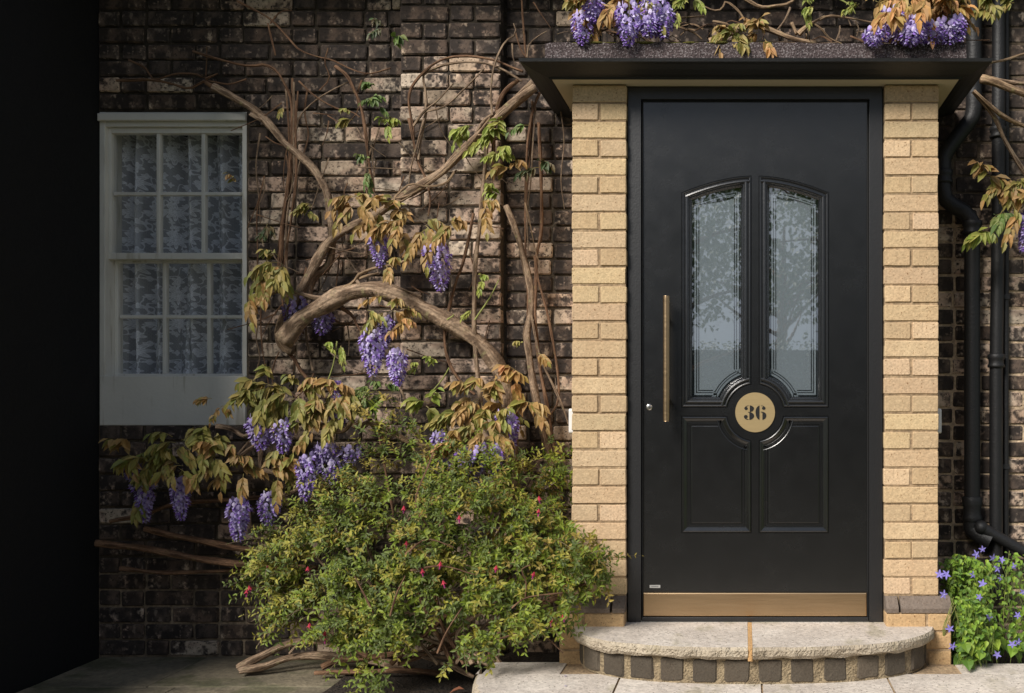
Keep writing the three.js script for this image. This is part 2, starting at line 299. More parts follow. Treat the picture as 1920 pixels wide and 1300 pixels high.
function brickWall(label, parts, seed, soot, coreTone, hidden) {  // soot gives the dark brick shares, painted shade included
  const w = thing('brick_wall', label, 'wall', [0, 0, 0]);
  const all = [];
  for (const p of parts) {
    layCourses(p.x0, p.x1, p.y0, p.y1, p.z, seed + (p.x0 * 10 + p.y0 * 7 + 90 | 0), (kind, x, y, z, sc, R) => {
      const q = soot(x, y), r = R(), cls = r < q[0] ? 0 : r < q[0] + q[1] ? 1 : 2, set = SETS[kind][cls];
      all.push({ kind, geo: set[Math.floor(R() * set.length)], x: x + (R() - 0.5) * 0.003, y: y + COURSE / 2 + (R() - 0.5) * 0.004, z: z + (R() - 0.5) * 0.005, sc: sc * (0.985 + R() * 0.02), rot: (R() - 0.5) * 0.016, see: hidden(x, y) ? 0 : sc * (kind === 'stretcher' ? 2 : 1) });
    }, p.skip);
  }
  for (const c of coreTone) {                                   // mortar behind the faces
    const nx = Math.ceil((c.x1 - c.x0) / 0.05), ny = Math.ceil((c.y1 - c.y0) / 0.05);
    const g = uvBox(new THREE.BoxGeometry(c.x1 - c.x0, c.y1 - c.y0, c.d, nx, ny, 1).translate((c.x0 + c.x1) / 2, (c.y0 + c.y1) / 2, c.z - c.d / 2), 0.7), p = g.attributes.position, col = new Float32Array(p.count * 3);
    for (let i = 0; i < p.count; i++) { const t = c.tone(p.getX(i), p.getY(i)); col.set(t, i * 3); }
    g.setAttribute('color', new THREE.BufferAttribute(col, 3)); mesh('mortar', g, M.mortar, w);
  }
  all.sort((a, b) => b.see - a.see);
  all.forEach((b, i) => { if (i < 300 && b.see > 0) { const m = mesh('brick', b.geo, M.oldBrick, w); m.position.set(b.x, b.y, b.z); m.scale.x = b.sc; m.rotation.z = b.rot; } });
  const rest = all.filter((b, i) => !(i < 300 && b.see > 0)).map((b) => { const g = b.geo.clone(); g.applyMatrix4(new THREE.Matrix4().compose(V(b.x, b.y, b.z), new THREE.Quaternion().setFromAxisAngle(V(0, 0, 1), b.rot), V(b.sc, 1, 1))); return g; });
  if (rest.length) stuffPart(mesh('other_bricks', mergeGeometries(rest), M.oldBrick, w));
  return w;
}
const WIN = { x0: -3.03, x1: -2.346, y0: 1.067, y1: 2.517 };
const TOPY = 3.26;
const PIL = [on(748, 700, PILASTER).x, on(940, 700, PILASTER).x];
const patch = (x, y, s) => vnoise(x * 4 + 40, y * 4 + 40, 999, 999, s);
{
  const sootShadeL = (x, y) => {           // soot, with eaves and recess shade painted into the upper and recessed brick tones
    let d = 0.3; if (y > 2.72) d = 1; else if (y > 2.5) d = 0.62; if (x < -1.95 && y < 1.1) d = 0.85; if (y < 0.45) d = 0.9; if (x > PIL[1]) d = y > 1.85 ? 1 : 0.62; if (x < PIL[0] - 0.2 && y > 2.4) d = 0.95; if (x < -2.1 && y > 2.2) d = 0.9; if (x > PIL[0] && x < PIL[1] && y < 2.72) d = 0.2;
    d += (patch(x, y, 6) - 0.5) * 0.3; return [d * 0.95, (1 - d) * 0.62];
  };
  const tone = (x, y) => { const n = patch(x * 3, y * 3, 8); let t = 0.2; if (y < 0.42) t = 0.55; if (y > 2.5) t = 0.1; t *= 0.6 + 0.8 * n; return [t, t * 0.95, t * 0.88]; };  // top mortar darkens with its bricks: soot plus shade in the colour
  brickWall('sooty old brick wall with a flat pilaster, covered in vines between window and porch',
    [{ x0: WIN.x0, x1: PIL[0], y0: 0, y1: COURSE * 14, z: WALL }, { x0: WIN.x1 + 0.004, x1: PIL[0], y0: COURSE * 14, y1: COURSE * 33, z: WALL }, { x0: WIN.x0, x1: PIL[0], y0: COURSE * 33, y1: TOPY, z: WALL }, { x0: PIL[0], x1: PIL[1], y0: 0, y1: TOPY, z: PILASTER }, { x0: PIL[1], x1: -0.64, y0: 0, y1: TOPY, z: WALL }, { x0: -0.64, x1: 0.7, y0: COURSE * 32, y1: TOPY, z: WALL }], 31, sootShadeL,
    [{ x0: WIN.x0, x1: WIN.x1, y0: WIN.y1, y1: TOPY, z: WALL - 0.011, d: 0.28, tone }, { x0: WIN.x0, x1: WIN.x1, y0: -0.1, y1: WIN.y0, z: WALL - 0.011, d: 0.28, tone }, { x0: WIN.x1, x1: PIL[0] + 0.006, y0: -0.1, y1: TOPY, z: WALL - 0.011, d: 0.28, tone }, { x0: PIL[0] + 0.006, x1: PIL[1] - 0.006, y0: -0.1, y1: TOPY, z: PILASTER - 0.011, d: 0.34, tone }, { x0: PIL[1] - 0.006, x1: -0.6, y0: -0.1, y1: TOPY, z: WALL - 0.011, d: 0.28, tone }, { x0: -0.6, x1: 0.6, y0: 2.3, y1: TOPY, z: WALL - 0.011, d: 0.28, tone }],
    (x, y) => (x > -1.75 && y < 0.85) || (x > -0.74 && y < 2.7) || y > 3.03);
  const sootShadeR = (x, y) => { let d = 0.66; if (y > 2.12) d = 0.97; if (x > 1.16 && y < 2.12) d = 0.3; return [d, (1 - d) * 0.55]; };  // soot, with porch and eaves shade painted in as darker bricks
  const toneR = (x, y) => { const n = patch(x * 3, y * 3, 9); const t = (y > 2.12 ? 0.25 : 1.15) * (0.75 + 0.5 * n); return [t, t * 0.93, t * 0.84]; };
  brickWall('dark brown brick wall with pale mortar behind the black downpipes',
    [{ x0: 0.7, x1: 2.6, y0: 0, y1: TOPY, z: WALL }], 97, sootShadeR, [{ x0: 0.6, x1: 2.62, y0: -0.1, y1: TOPY, z: WALL - 0.0065, d: 0.28, tone: toneR }], (x, y) => x > 1.35 || x < 0.76 || y > 3.03 || y < 0.2);
}
{
  const g = thing('added_side_wall', 'tall black side wall added beside the sash window to darken that end', 'wall', [-3.03, 0, 0]);  // added wall, blackens the left end and shades the window
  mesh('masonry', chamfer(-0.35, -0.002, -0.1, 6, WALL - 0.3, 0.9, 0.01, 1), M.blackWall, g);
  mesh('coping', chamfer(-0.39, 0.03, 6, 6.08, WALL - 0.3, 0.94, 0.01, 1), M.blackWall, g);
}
{
  const g = thing('roof_eaves', 'dark overhanging eaves along the top of the brick wall', 'eaves', [0, TOPY, 0]);
  mesh('soffit_board', bx(-3.02, 2.62, 0, 0.02, WALL - 0.3, -0.1, 1), M.black, g);
  mesh('fascia', chamfer(-3.02, 2.62, 0.02, 0.2, -0.125, -0.1, 0.003, 1), M.black, g);
  const r = bx(-3.02, 2.62, 0, 0.03, -2.4, 0, 1); r.rotateX(0.6); r.translate(0, 0.2, -0.13); mesh('roof_slope', r, M.tile, g);
  const c = uvBox(new THREE.CylinderGeometry(0.055, 0.055, 5.6, 12, 1, true, 0, Math.PI).rotateZ(Math.PI / 2).rotateX(Math.PI / 2).translate(-0.2, 0.13, -0.045), 1); mesh('gutter', c, M.pipe, g);
}
structure(mesh('room_shell', mergeGeometries([bx(-3.3, -2.1, 0.7, 0.72, -2.2, -0.79), bx(-3.3, -2.1, 2.8, 2.82, -2.2, -0.79), bx(-3.3, -2.1, 0.72, 2.8, -2.22, -2.2), bx(-3.32, -3.3, 0.72, 2.8, -2.2, -0.79), bx(-2.1, -2.08, 0.72, 2.8, -2.2, -0.79)]), M.dark), 'dim room behind the sash window', 'room');

// ---------------------------------------------------------------- sash window and lace curtain
{
  const z = WALL - 0.03, g = thing('sash_window', 'white painted sash window of small panes over a plain white board', 'window', [WIN.x0, WIN.y0, z]);
  const X = (px) => on(px, 0, WALL).x - WIN.x0, Y = (py) => on(0, py, WALL).y - WIN.y0, W = WIN.x1 - WIN.x0, H = WIN.y1 - WIN.y0;
  const jw = 0.028, yl = Y(705), ym = Y(478), yt = Y(243);
  mesh('jamb', chamfer(0.002, jw, 0, H, -0.1, 0.02, 0.003), M.white, g);
  mesh('jamb', chamfer(W - jw + 0.006, W, 0, H, -0.1, 0.02, 0.003), M.white, g);
  mesh('head', chamfer(jw, W - jw + 0.006, Y(236), H, -0.1, 0.018, 0.003), M.white, g);
  mesh('drip_moulding', chamfer(0.004, W + 0.004, H - 0.045, H - 0.01, 0.02, 0.04, 0.006), M.white, g);
  mesh('bottom_board', chamfer(jw - 0.02, W - 0.002, 0, yl, -0.09, 0.028, 0.004), M.white, g);
  const sash = (name, y0, y1, zz, bottomRail) => {
    const s = new THREE.Group(); s.name = name; s.position.set(0, 0, zz); g.add(s);
    const xs = [X(198), X(287), X(372), X(452)], mid = (y0 + y1) / 2, st = 0.011;
    mesh('stile', chamfer(jw, xs[0] + 0.004, y0, y1, -0.04, 0, 0.003), M.white, s);
    mesh('stile', chamfer(xs[3] - 0.003, W - jw + 0.006, y0, y1, -0.04, 0, 0.003), M.white, s);
    mesh('rail', chamfer(xs[0] + 0.004, xs[3] - 0.003, y0, y0 + bottomRail, -0.04, 0.001, 0.003), M.white, s);
    mesh('rail', chamfer(xs[0] + 0.004, xs[3] - 0.003, y1 - 0.026, y1, -0.04, 0.001, 0.003), M.white, s);
    for (const x of [xs[1], xs[2]]) mesh('glazing_bar', chamfer(x - st / 2 - 0.003, x + st / 2 + 0.003, y0 + bottomRail, y1 - 0.026, -0.032, -0.004, 0.003), M.white, s);
    const cuts = [xs[0] + 0.004, xs[1], xs[2], xs[3] - 0.003];
    for (let c = 0; c < 3; c++) { mesh('glazing_bar', chamfer(cuts[c] + 0.006, cuts[c + 1] - 0.006, mid - 0.008, mid + 0.008, -0.031, -0.005, 0.003), M.white, s); for (const [a, b] of [[y0 + bottomRail, mid - 0.004], [mid + 0.004, y1 - 0.026]]) mesh('pane', bx(cuts[c] + 0.001, cuts[c + 1] - 0.001, a - 0.002, b + 0.002, -0.02, -0.0185), M.pane, s); }
  };
  sash('upper_sash', ym - 0.016, Y(236), 0.0, 0.03);
  sash('lower_sash', yl, ym - 0.0, -0.045, 0.012);
  const lace = tex(1024, (u, v) => {            // woven net with flower sprays
    const net = (Math.sin(u * 2 * Math.PI * 60) * Math.sin(v * 2 * Math.PI * 60)) > 0.1 ? 0.34 : 0.54;
    let k = net;                               // big rosettes in staggered rows, small sprigs between them
    for (const [nu, nv, ou, ov, rad, lobes] of [[3, 3, 0, 0, 0.34, 8], [3, 3, 0.5, 0.5, 0.2, 5], [9, 9, 0.3, 0.2, 0.3, 4]]) {
      const row = Math.floor(v * nv + ov), fu = (u * nu + ou + (row % 2) * 0.5) % 1 - 0.5, fv = (v * nv + ov) % 1 - 0.5, rr = Math.hypot(fu, fv), a = Math.atan2(fv, fu), edge = rad * (0.78 + 0.22 * Math.cos(a * lobes));
      if (rr < edge) k = Math.max(k, Math.abs(rr - edge) < rad * 0.16 || Math.abs(rr - edge * 0.5) < rad * 0.07 || rr < rad * 0.14 ? 0.96 : Math.cos(a * lobes * 2) > 0.4 ? 0.85 : 0.66);
    }
    if (Math.abs(fbm(u, v, 12, 9, 2, 98) - 0.5) < 0.025) k = Math.max(k, 0.88);
    return grey(k);
  }, false);
  const mat = std({ color: lin(0.86, 0.89, 0.94), roughness: 1, alphaMap: lace, transparent: true, side: THREE.DoubleSide });
  const cur = thing('lace_curtain', 'gathered white lace net curtain hanging behind the window panes', 'curtain', [WIN.x0, 1.2, WALL - 0.17]);
  const cg = new THREE.PlaneGeometry(0.7, 1.24, 140, 24).translate(0.35, 0.64, 0), p = cg.attributes.position;
  for (let i = 0; i < p.count; i++) { const x = p.getX(i), y = p.getY(i); p.setZ(i, 0.05 * Math.sin(x * 58 + 2.2 * Math.sin(x * 9) + 0.5 * Math.sin(y * 2.4 + x * 8)) + 0.012 * Math.sin(x * 121 + y * 2.1)); }
  const uv = cg.attributes.uv; for (let i = 0; i < uv.count; i++) uv.setXY(i, uv.getX(i) * 2.3, uv.getY(i) * 3.1);
  cg.computeVertexNormals(); mesh('net', cg, mat, cur);
  mesh('curtain_rod', uvBox(new THREE.CylinderGeometry(0.007, 0.007, 0.72, 10).rotateZ(Math.PI / 2).translate(0.35, 1.26, 0), 1), M.white, cur);
}

// ---------------------------------------------------------------- porch pillars, canopy
const STEP_TOP = 0.275, LOW_TOP = 0.13, PORCH_TOP = 2.475;
{
  const R = rng(55), PC = (PORCH_TOP - 0.39) / 28, hB = PC - 0.009;
  const st = [], hd = [], tone = () => { const b = 0.84 + R() * 0.26; return [b, b * (0.97 + R() * 0.05), b * (0.93 + R() * 0.1)]; };
  for (let i = 0; i < 10; i++) { st.push(brickGeo(0.2195, hB, 0.1, 1300 + i, 0.0022, 0.5, R(), R(), tone())); hd.push(brickGeo(0.1055, hB, 0.1, 1400 + i, 0.0022, 0.5, R(), R(), tone())); }
  const side = []; for (let i = 0; i < 6; i++) side.push(brickGeo(0.206, hB, 0.09, 1500 + i, 0.0022, 0.5, R(), R(), tone()));
  for (const sg of [-1, 1]) {
    const g = thing('brick_pillar', sg < 0 ? 'tan brick porch pillar beside the door handle, bush at its foot' : 'tan brick porch pillar beside the downpipes and bellflowers', 'pillar', [sg * 0.637, 0, 0], 'porch pillars');
    mesh('mortar', bx(-0.108, 0.108, 0, PORCH_TOP - 0.001, WALL + 0.001, -0.0045, 0.6), M.tanMortar, g);
    for (let k = 0; k < 28; k++) {
      const y = 0.39 + (k + 0.5) * PC, pick = (a) => a[Math.floor(R() * a.length)];
      const put = (geo, x) => { const m = mesh('brick', geo, M.tanBrick, g); m.position.set(x + (R() - 0.5) * 0.005, y + (R() - 0.5) * 0.003, (R() - 0.5) * 0.004); m.rotation.z = (R() - 0.5) * 0.006; };
      if (k % 2) put(pick(st), 0); else { put(pick(hd), -0.0572); put(pick(hd), 0.0572); }
    }
    const rest = [];                                            // courses on the outer flank, running back to the wall
    for (let k = 0; k < 28; k++) for (let j = 0; j < 2; j++) { const q = side[Math.floor(R() * 6)].clone(); q.rotateY(sg * Math.PI / 2); q.translate(sg * 0.1115, 0.39 + (k + 0.5) * PC, -0.205 - j * 0.215 + (k % 2 ? 0.05 : 0) - 0.02); rest.push(q); }
    stuffPart(mesh('flank_bricks', mergeGeometries(rest), M.tanBrick, g));
    // plinth: splayed dark brick over plain courses
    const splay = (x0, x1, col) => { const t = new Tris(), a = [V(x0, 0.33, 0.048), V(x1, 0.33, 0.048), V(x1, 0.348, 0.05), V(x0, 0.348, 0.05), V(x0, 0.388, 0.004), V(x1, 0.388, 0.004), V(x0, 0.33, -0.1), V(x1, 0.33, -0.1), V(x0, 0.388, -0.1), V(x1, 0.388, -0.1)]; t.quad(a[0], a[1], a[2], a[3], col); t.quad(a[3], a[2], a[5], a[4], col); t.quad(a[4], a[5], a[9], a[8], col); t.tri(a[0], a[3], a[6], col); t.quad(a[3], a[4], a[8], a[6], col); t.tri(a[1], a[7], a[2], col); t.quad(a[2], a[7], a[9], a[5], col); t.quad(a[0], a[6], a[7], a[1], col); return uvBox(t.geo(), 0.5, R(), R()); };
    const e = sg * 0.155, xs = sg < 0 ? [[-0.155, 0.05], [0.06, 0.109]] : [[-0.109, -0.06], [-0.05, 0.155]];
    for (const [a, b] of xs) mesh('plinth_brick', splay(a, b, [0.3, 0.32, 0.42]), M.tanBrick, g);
    mesh('plinth_bed', bx(Math.min(e, -sg * 0.107) + 0.004, Math.max(e, -sg * 0.107) - 0.004, 0.05, 0.33, WALL + 0.01, 0.042, 0.6), M.tanMortar, g);
    for (let k = 0; k < 4; k++) for (const [a, b] of (k % 2 ? [[-0.152, 0.02], [0.03, 0.109]] : [[-0.152, -0.06], [-0.05, 0.109]])) { const w = b - a, q = brickGeo(w, 0.066, 0.09, 1600 + k * 3 + (a > 0), 0.003, 0.5, R(), R(), [0.86, 0.78, 0.66]); const m = mesh('plinth_brick', q, M.tanBrick, g); m.position.set(sg < 0 ? (a + b) / 2 : -(a + b) / 2, 0.292 - k * 0.075, 0.047); }
  }
}
{
  const g = thing('porch_canopy', 'flat felted porch canopy with flared black cornice and cream underside', 'canopy', [0, PORCH_TOP, 0]);
  mesh('soffit', bx(-0.818, 0.818, 0.0015, 0.02, WALL + 0.002, 0.052, 1), M.cream, g);
  const prof = [[0, 0.0], [0.006, 0.0], [0.008, 0.006], [0.03, 0.009], [0.06, 0.018], [0.085, 0.029], [0.096, 0.032], [0.1, 0.034], [0.103, 0.046], [0.09, 0.05], [-0.05, 0.05]];
  const ring = ([o, h]) => [V(-0.822 - o, h, WALL + 0.001), V(-0.822 - o, h, 0.056 + o * 1.1), V(0.822 + o, h, 0.056 + o * 1.1), V(0.822 + o, h, WALL + 0.001)];
  const t = new Tris(); for (let i = 0; i < prof.length - 1; i++) { const a = ring(prof[i]), b = ring(prof[i + 1]); for (let k = 0; k < 3; k++) t.quad(a[k], a[k + 1], b[k + 1], b[k], [1, 1, 1]); }
  mesh('cornice', uvBox(t.geo(), 0.5), M.black, g);
  const felt = new THREE.BoxGeometry(1.66, 0.068, 0.62, 90, 4, 20).translate(0, 0.086, -0.18), fp = felt.attributes.position;
  for (let i = 0; i < fp.count; i++) { const n = vnoise(fp.getX(i) * 30 + 99, fp.getY(i) * 60 + fp.getZ(i) * 30 + 99, 9999, 9999, 5) - 0.5; fp.setXYZ(i, fp.getX(i) + n * 0.002, fp.getY(i) + (fp.getY(i) > 0.11 ? n * 0.007 : fp.getY(i) < 0.06 ? n * 0.004 : 0), fp.getZ(i) + n * 0.004); }
  mesh('roof_felt', uvBox(felt, 0.4), M.felt, g);
  const R = rng(8), mo = []; for (let i = 0; i < 240; i++) { const x = mix(-0.72, 0.05, Math.pow(R(), 0.8)), r = 0.006 + R() * 0.014; mo.push(new THREE.IcosahedronGeometry(r, 1).scale(1.8, 0.35, 0.9).translate(x, 0.121, 0.122 - R() * 0.05)); }
  stuffPart(mesh('moss', uvBox(mergeGeometries(mo), 0.2), M.moss, g));
}

// ---------------------------------------------------------------- front door
{
  const DZ = -0.042, g = thing('front_door', 'black panelled front door numbered 36 with two frosted glass panes', 'door', [0, STEP_TOP, DZ]);
  const X = (px) => (px - 1416) / 460, Y = (py) => 1.21 + (740 - py) / 460 - STEP_TOP;      // leaf plane lies 4 cm behind the pillar faces
  const top = PORCH_TOP - STEP_TOP;
  // frame of three mitred bars
  const bar = (pts, z0, z1, name) => { const s = new THREE.Shape(); pts.forEach(([a, b], i) => i ? s.lineTo(a, b) : s.moveTo(a, b)); const q = new THREE.ExtrudeGeometry(s, { depth: z1 - z0 - 0.004, bevelEnabled: true, bevelThickness: 0.002, bevelSize: 0.0015, bevelSegments: 2 }); q.translate(0, 0, z0 + 0.002); return mesh(name, uvBox(q, 0.5), M.doorFrame, g); };
  const fo = 0.522, fi = 0.468, ft = top - 0.003, fti = top - 0.053;
  bar([[-fo, 0.002], [-fi - 0.002, 0.002], [-fi - 0.002, fti + 0.001], [-fo, ft - 0.001]], -0.08, 0.016, 'frame_jamb');
  bar([[fi + 0.002, 0.002], [fo, 0.002], [fo, ft - 0.001], [fi + 0.002, fti + 0.001]], -0.08, 0.016, 'frame_jamb');
  bar([[-fo + 0.001, ft], [-fi - 0.001, fti + 0.002], [fi + 0.001, fti + 0.002], [fo - 0.001, ft]], -0.08, 0.016, 'frame_head');
  mesh('gasket', mergeGeometries([bx(-0.4665, -0.462, 0.02, fti - 0.006, -0.05, 0.006), bx(0.462, 0.4665, 0.02, fti - 0.006, -0.05, 0.006), bx(-0.4665, 0.4665, fti - 0.006, fti - 0.001, -0.05, 0.006)]), M.rubber, g);
  mesh('threshold', chamfer(-0.466, 0.466, 0.001, 0.019, -0.08, 0.012, 0.002), M.doorFrame, g);
  mesh('backing', bx(-0.5, 0.5, 0.02, top - 0.02, -0.2, -0.085), M.dark, g);
  // panel outlines (left hand ones; the right hand ones mirror them about the middle)
  const C = [0, Y(774)], r = 53 / 460;
  const arcPts = (a0, a1, n) => Array.from({ length: n + 1 }, (_, i) => { const a = a0 + (a1 - a0) * i / n; return [C[0] + r * Math.cos(a), C[1] + r * Math.sin(a)]; });
  const ang = (px, py) => Math.atan2(Y(py) - C[1], X(px) - C[0]);
  const upper = [], lower = [], xl = X(1276), xr = X(1409.5);
  upper.push([xl, Y(765)]); upper.push(...arcPts(ang(1363.8, 765) , ang(1409, 721.5), 30)); for (let i = 0; i <= 30; i++) { const t = i / 30, x = mix(xr, xl, t); upper.push([x, Y(325) - (Y(325) - Y(357)) * Math.pow(t, 1.75)]); }
  lower.push([xl, Y(1003)], [xr, Y(1003)]); { const a0 = ang(1409, 826.5), a1 = ang(1363.4, 780.5) - 2 * Math.PI * (ang(1363.4, 780.5) > 0 ? 1 : 0); lower.push(...arcPts(a0, a1, 30)); } lower.push([xl, Y(780.5)]);
  const mirror = (o) => o.map(([a, b]) => [-a, b]).reverse();
  const inset = (o, d) => o.map((p, i) => {                    // mitred inward offset, outline runs anticlockwise
    const a = o[(i + o.length - 1) % o.length], b = o[(i + 1) % o.length]; const e = (p, q) => { const l = Math.hypot(q[0] - p[0], q[1] - p[1]) || 1; return [(q[0] - p[0]) / l, (q[1] - p[1]) / l]; };
    const e1 = e(a, p), e2 = e(p, b), n1 = [-e1[1], e1[0]], n2 = [-e2[1], e2[0]], m = [n1[0] + n2[0], n1[1] + n2[1]], l2 = m[0] * m[0] + m[1] * m[1], k = Math.min(2, 2 / Math.max(l2, 0.3));
    return [p[0] + m[0] * d * k, p[1] + m[1] * d * k];
  });
  const shapeOf = (o) => { const s = new THREE.Shape(); o.forEach(([a, b], i) => i ? s.lineTo(a, b) : s.moveTo(a, b)); s.closePath(); return s; };
  const outlines = [upper, mirror(upper), lower, mirror(lower)];
  const leaf = shapeOf([[-0.461, 0.02], [0.461, 0.02], [0.461, fti - 0.008], [-0.461, fti - 0.008]]); for (const o of outlines) leaf.holes.push(shapeOf(o));
  const lg = new THREE.ExtrudeGeometry(leaf, { depth: 0.06, bevelEnabled: false }); lg.translate(0, 0, -0.06); mesh('door_leaf', uvBox(lg, 0.5), M.door, g);
  const loft = (o, prof) => { const t = new Tris(), w = [1, 1, 1]; for (let i = 0; i < prof.length - 1; i++) { const a = inset(o, prof[i][0] / 1000), b = inset(o, prof[i + 1][0] / 1000), za = prof[i][1] / 1000, zb = prof[i + 1][1] / 1000; for (let k = 0; k < o.length; k++) { const j = (k + 1) % o.length; t.quad(V(a[k][0], a[k][1], za), V(a[j][0], a[j][1], za), V(b[j][0], b[j][1], zb), V(b[k][0], b[k][1], zb), w); } } return uvBox(t.geo(), 0.5); };
  const upProf = [[0, -0.5], [1.5, -3], [3.5, -3], [5, 3], [8, 5], [11, 4], [13, 1.5], [17, 1.5], [18.5, 5], [24, 7], [29, 5.5], [32, 0.5], [36, 0], [40, -6], [44, -11]];
  const loProf = [[0, -0.5], [1.5, -3], [3.5, -3], [5, 3], [8, 5], [12, 4], [22, -4], [27, -5], [29, -1.5], [35, -1.5], [37, -4], [40, -4], [42, -1], [44, 0]];
  for (const o of outlines.slice(0, 2)) {
    mesh('glazing_moulding', loft(o, upProf), M.door, g);
    const gl = inset(o, 0.04); const pane = mesh('glass_pane', new THREE.ExtrudeGeometry(shapeOf(gl), { depth: 0.003, bevelEnabled: false }).translate(0, 0, -0.0135), M.doorPane, g);
    const fr = inset(o, 0.046); mesh('clear_margin', uvBox(new THREE.ShapeGeometry(shapeOf(gl)).translate(0, 0, -0.03), 0.5), M.frostClear, pane);
    // satin etched bands between clear lines
    const band = (d0, d1) => loft(o, [[d0 * 1000, -22], [d1 * 1000, -22]]);
    mesh('etched_band', band(0.052, 0.06), M.frost, pane); mesh('etched_band', band(0.064, 0.069), M.frost, pane);
    mesh('etched_field', uvBox(new THREE.ShapeGeometry(shapeOf(inset(o, 0.073))).translate(0, 0, -0.0235), 0.5), M.frost, pane);
  }
  for (const o of outlines.slice(2)) { mesh('panel_moulding', loft(o, loProf), M.door, g); mesh('raised_field', uvBox(new THREE.ShapeGeometry(shapeOf(inset(o, 0.044))), 0.5), M.door, g); }
  // house number
  const np = mesh('number_plate', uvBox(new THREE.CylinderGeometry(0.0815, 0.0825, 0.005, 56).rotateX(Math.PI / 2).translate(C[0], C[1], 0.0026), 0.25), M.bronzePlate, g);
  const N = (x, y) => [(x - 660) / 11.82 / 460, C[1] + (640 - y) / 11.82 / 460];
  const poly = (f) => { const s = new THREE.Shape(); f(s, (x, y) => N(x, y)); return s; };
  const glyph = (list) => mergeGeometries(list.map((s) => new THREE.ExtrudeGeometry(s, { depth: 0.0012, bevelEnabled: false, curveSegments: 14 }).translate(0, 0, 0.0052)));
  const mv = (s, x, y) => s.moveTo(...N(x, y)), ln = (s, x, y) => s.lineTo(...N(x, y)), bz = (s, a, b, c, d, e, f) => s.bezierCurveTo(...N(a, b), ...N(c, d), ...N(e, f));
  const three = [
    poly((s) => { mv(s, 538, 482); bz(s, 600, 488, 640, 520, 630, 560); bz(s, 625, 600, 590, 622, 545, 632); ln(s, 538, 632); s.closePath(); }),
    poly((s) => { mv(s, 500, 628); ln(s, 545, 634); bz(s, 610, 644, 645, 690, 634, 730); bz(s, 622, 775, 580, 800, 530, 806); ln(s, 530, 646); ln(s, 500, 642); s.closePath(); }),
    poly((s) => { mv(s, 512, 484); bz(s, 450, 492, 415, 520, 418, 555); bz(s, 425, 592, 490, 600, 494, 556); bz(s, 494, 530, 470, 520, 462, 512); bz(s, 475, 500, 495, 496, 512, 494); s.closePath(); }),
    poly((s) => { mv(s, 508, 804); bz(s, 450, 800, 405, 775, 408, 728); bz(s, 415, 685, 488, 686, 492, 728); bz(s, 492, 752, 472, 764, 462, 772); bz(s, 475, 784, 490, 788, 508, 790); s.closePath(); })];
  const six = [
    poly((s) => { mv(s, 756, 484); bz(s, 690, 500, 664, 580, 668, 645); bz(s, 672, 720, 700, 795, 756, 802); s.closePath(); }),
    poly((s) => { mv(s, 790, 625); bz(s, 850, 622, 905, 645, 908, 700); bz(s, 912, 760, 870, 800, 822, 803); ln(s, 822, 650); bz(s, 815, 640, 805, 640, 790, 640); s.closePath(); }),
    poly((s) => { mv(s, 790, 484); bz(s, 850, 488, 895, 515, 890, 552); bz(s, 884, 590, 812, 590, 810, 548); bz(s, 812, 522, 832, 518, 842, 510); bz(s, 830, 500, 810, 496, 790, 494); s.closePath(); })];
  mesh('digit', uvBox(glyph(three), 0.2), M.rubber, np); mesh('digit', uvBox(glyph(six), 0.2), M.rubber, np);
  // pull handle, lock, kick plate, maker badge
  const hx = X(1250), h0 = Y(790), h1 = Y(556), hz = 0.062, hb = new THREE.CylinderGeometry(0.0132, 0.0132, h1 - h0 - 0.004, 20); hb.translate(hx, (h0 + h1) / 2, hz);
  const hc = [h0, h1 - 0.002].map((y) => new THREE.CylinderGeometry(0.0122, 0.0132, 0.002, 20).translate(hx, y + 0.001, hz));
  const hd = mesh('pull_handle', uvBox(mergeGeometries([hb, ...hc]), 0.3), M.bronze, g);
  for (const y of [h1 - 0.09, h0 + 0.09]) mesh('standoff', uvBox(new THREE.CylinderGeometry(0.008, 0.008, 0.06, 12).rotateX(Math.PI / 2).translate(hx, y, 0.031), 0.3), M.bronze, hd);
  const lk = mesh('lock_cylinder', uvBox(new THREE.LatheGeometry([[0.0002, 0.006], [0.008, 0.006], [0.0095, 0.004], [0.0125, 0.0035], [0.0135, 0.0005]].map(([a, b]) => new THREE.Vector2(a, b)), 24).rotateX(Math.PI / 2).translate(X(1215), Y(764), 0), 0.2), M.steel, g);
  mesh('keyhole', bx(X(1215) - 0.0012, X(1215) + 0.0012, Y(764) - 0.005, Y(764) + 0.004, 0.0062, 0.0068), M.rubber, lk);
  mesh('kick_plate', chamfer(X(1204), X(1627), Y(1159.5), Y(1115), 0.0006, 0.0125, 0.0045, 0.4), M.bronze, g);
  const cv = document.createElement('canvas'); cv.width = 128; cv.height = 36; const cx = cv.getContext('2d'); cx.fillStyle = '#b9b8b4'; cx.fillRect(0, 0, 128, 36); cx.fillStyle = '#4a4a4a'; for (let i = 0; i < 7; i++) cx.fillRect(24 + i * 12, 13, 8, 10); const bt = new THREE.CanvasTexture(cv); bt.colorSpace = THREE.SRGBColorSpace;
  const bg = new THREE.BoxGeometry(0.044, 0.012, 0.0015).translate(X(1226), Y(1104), 0.001); mesh('maker_badge', bg, std({ map: bt, metalness: 0.3, roughness: 0.5 }), g);
}

// ---------------------------------------------------------------- steps
function halfPlan(w, d, n, p = 2.3) { const o = []; for (let i = 0; i <= n; i++) { const a = Math.PI * i / n, c = Math.cos(a), s = Math.sin(a); o.push([Math.sign(c) * Math.pow(Math.abs(c), 2 / p) * w, Math.pow(Math.abs(s), 2 / p) * d]); } return o; }
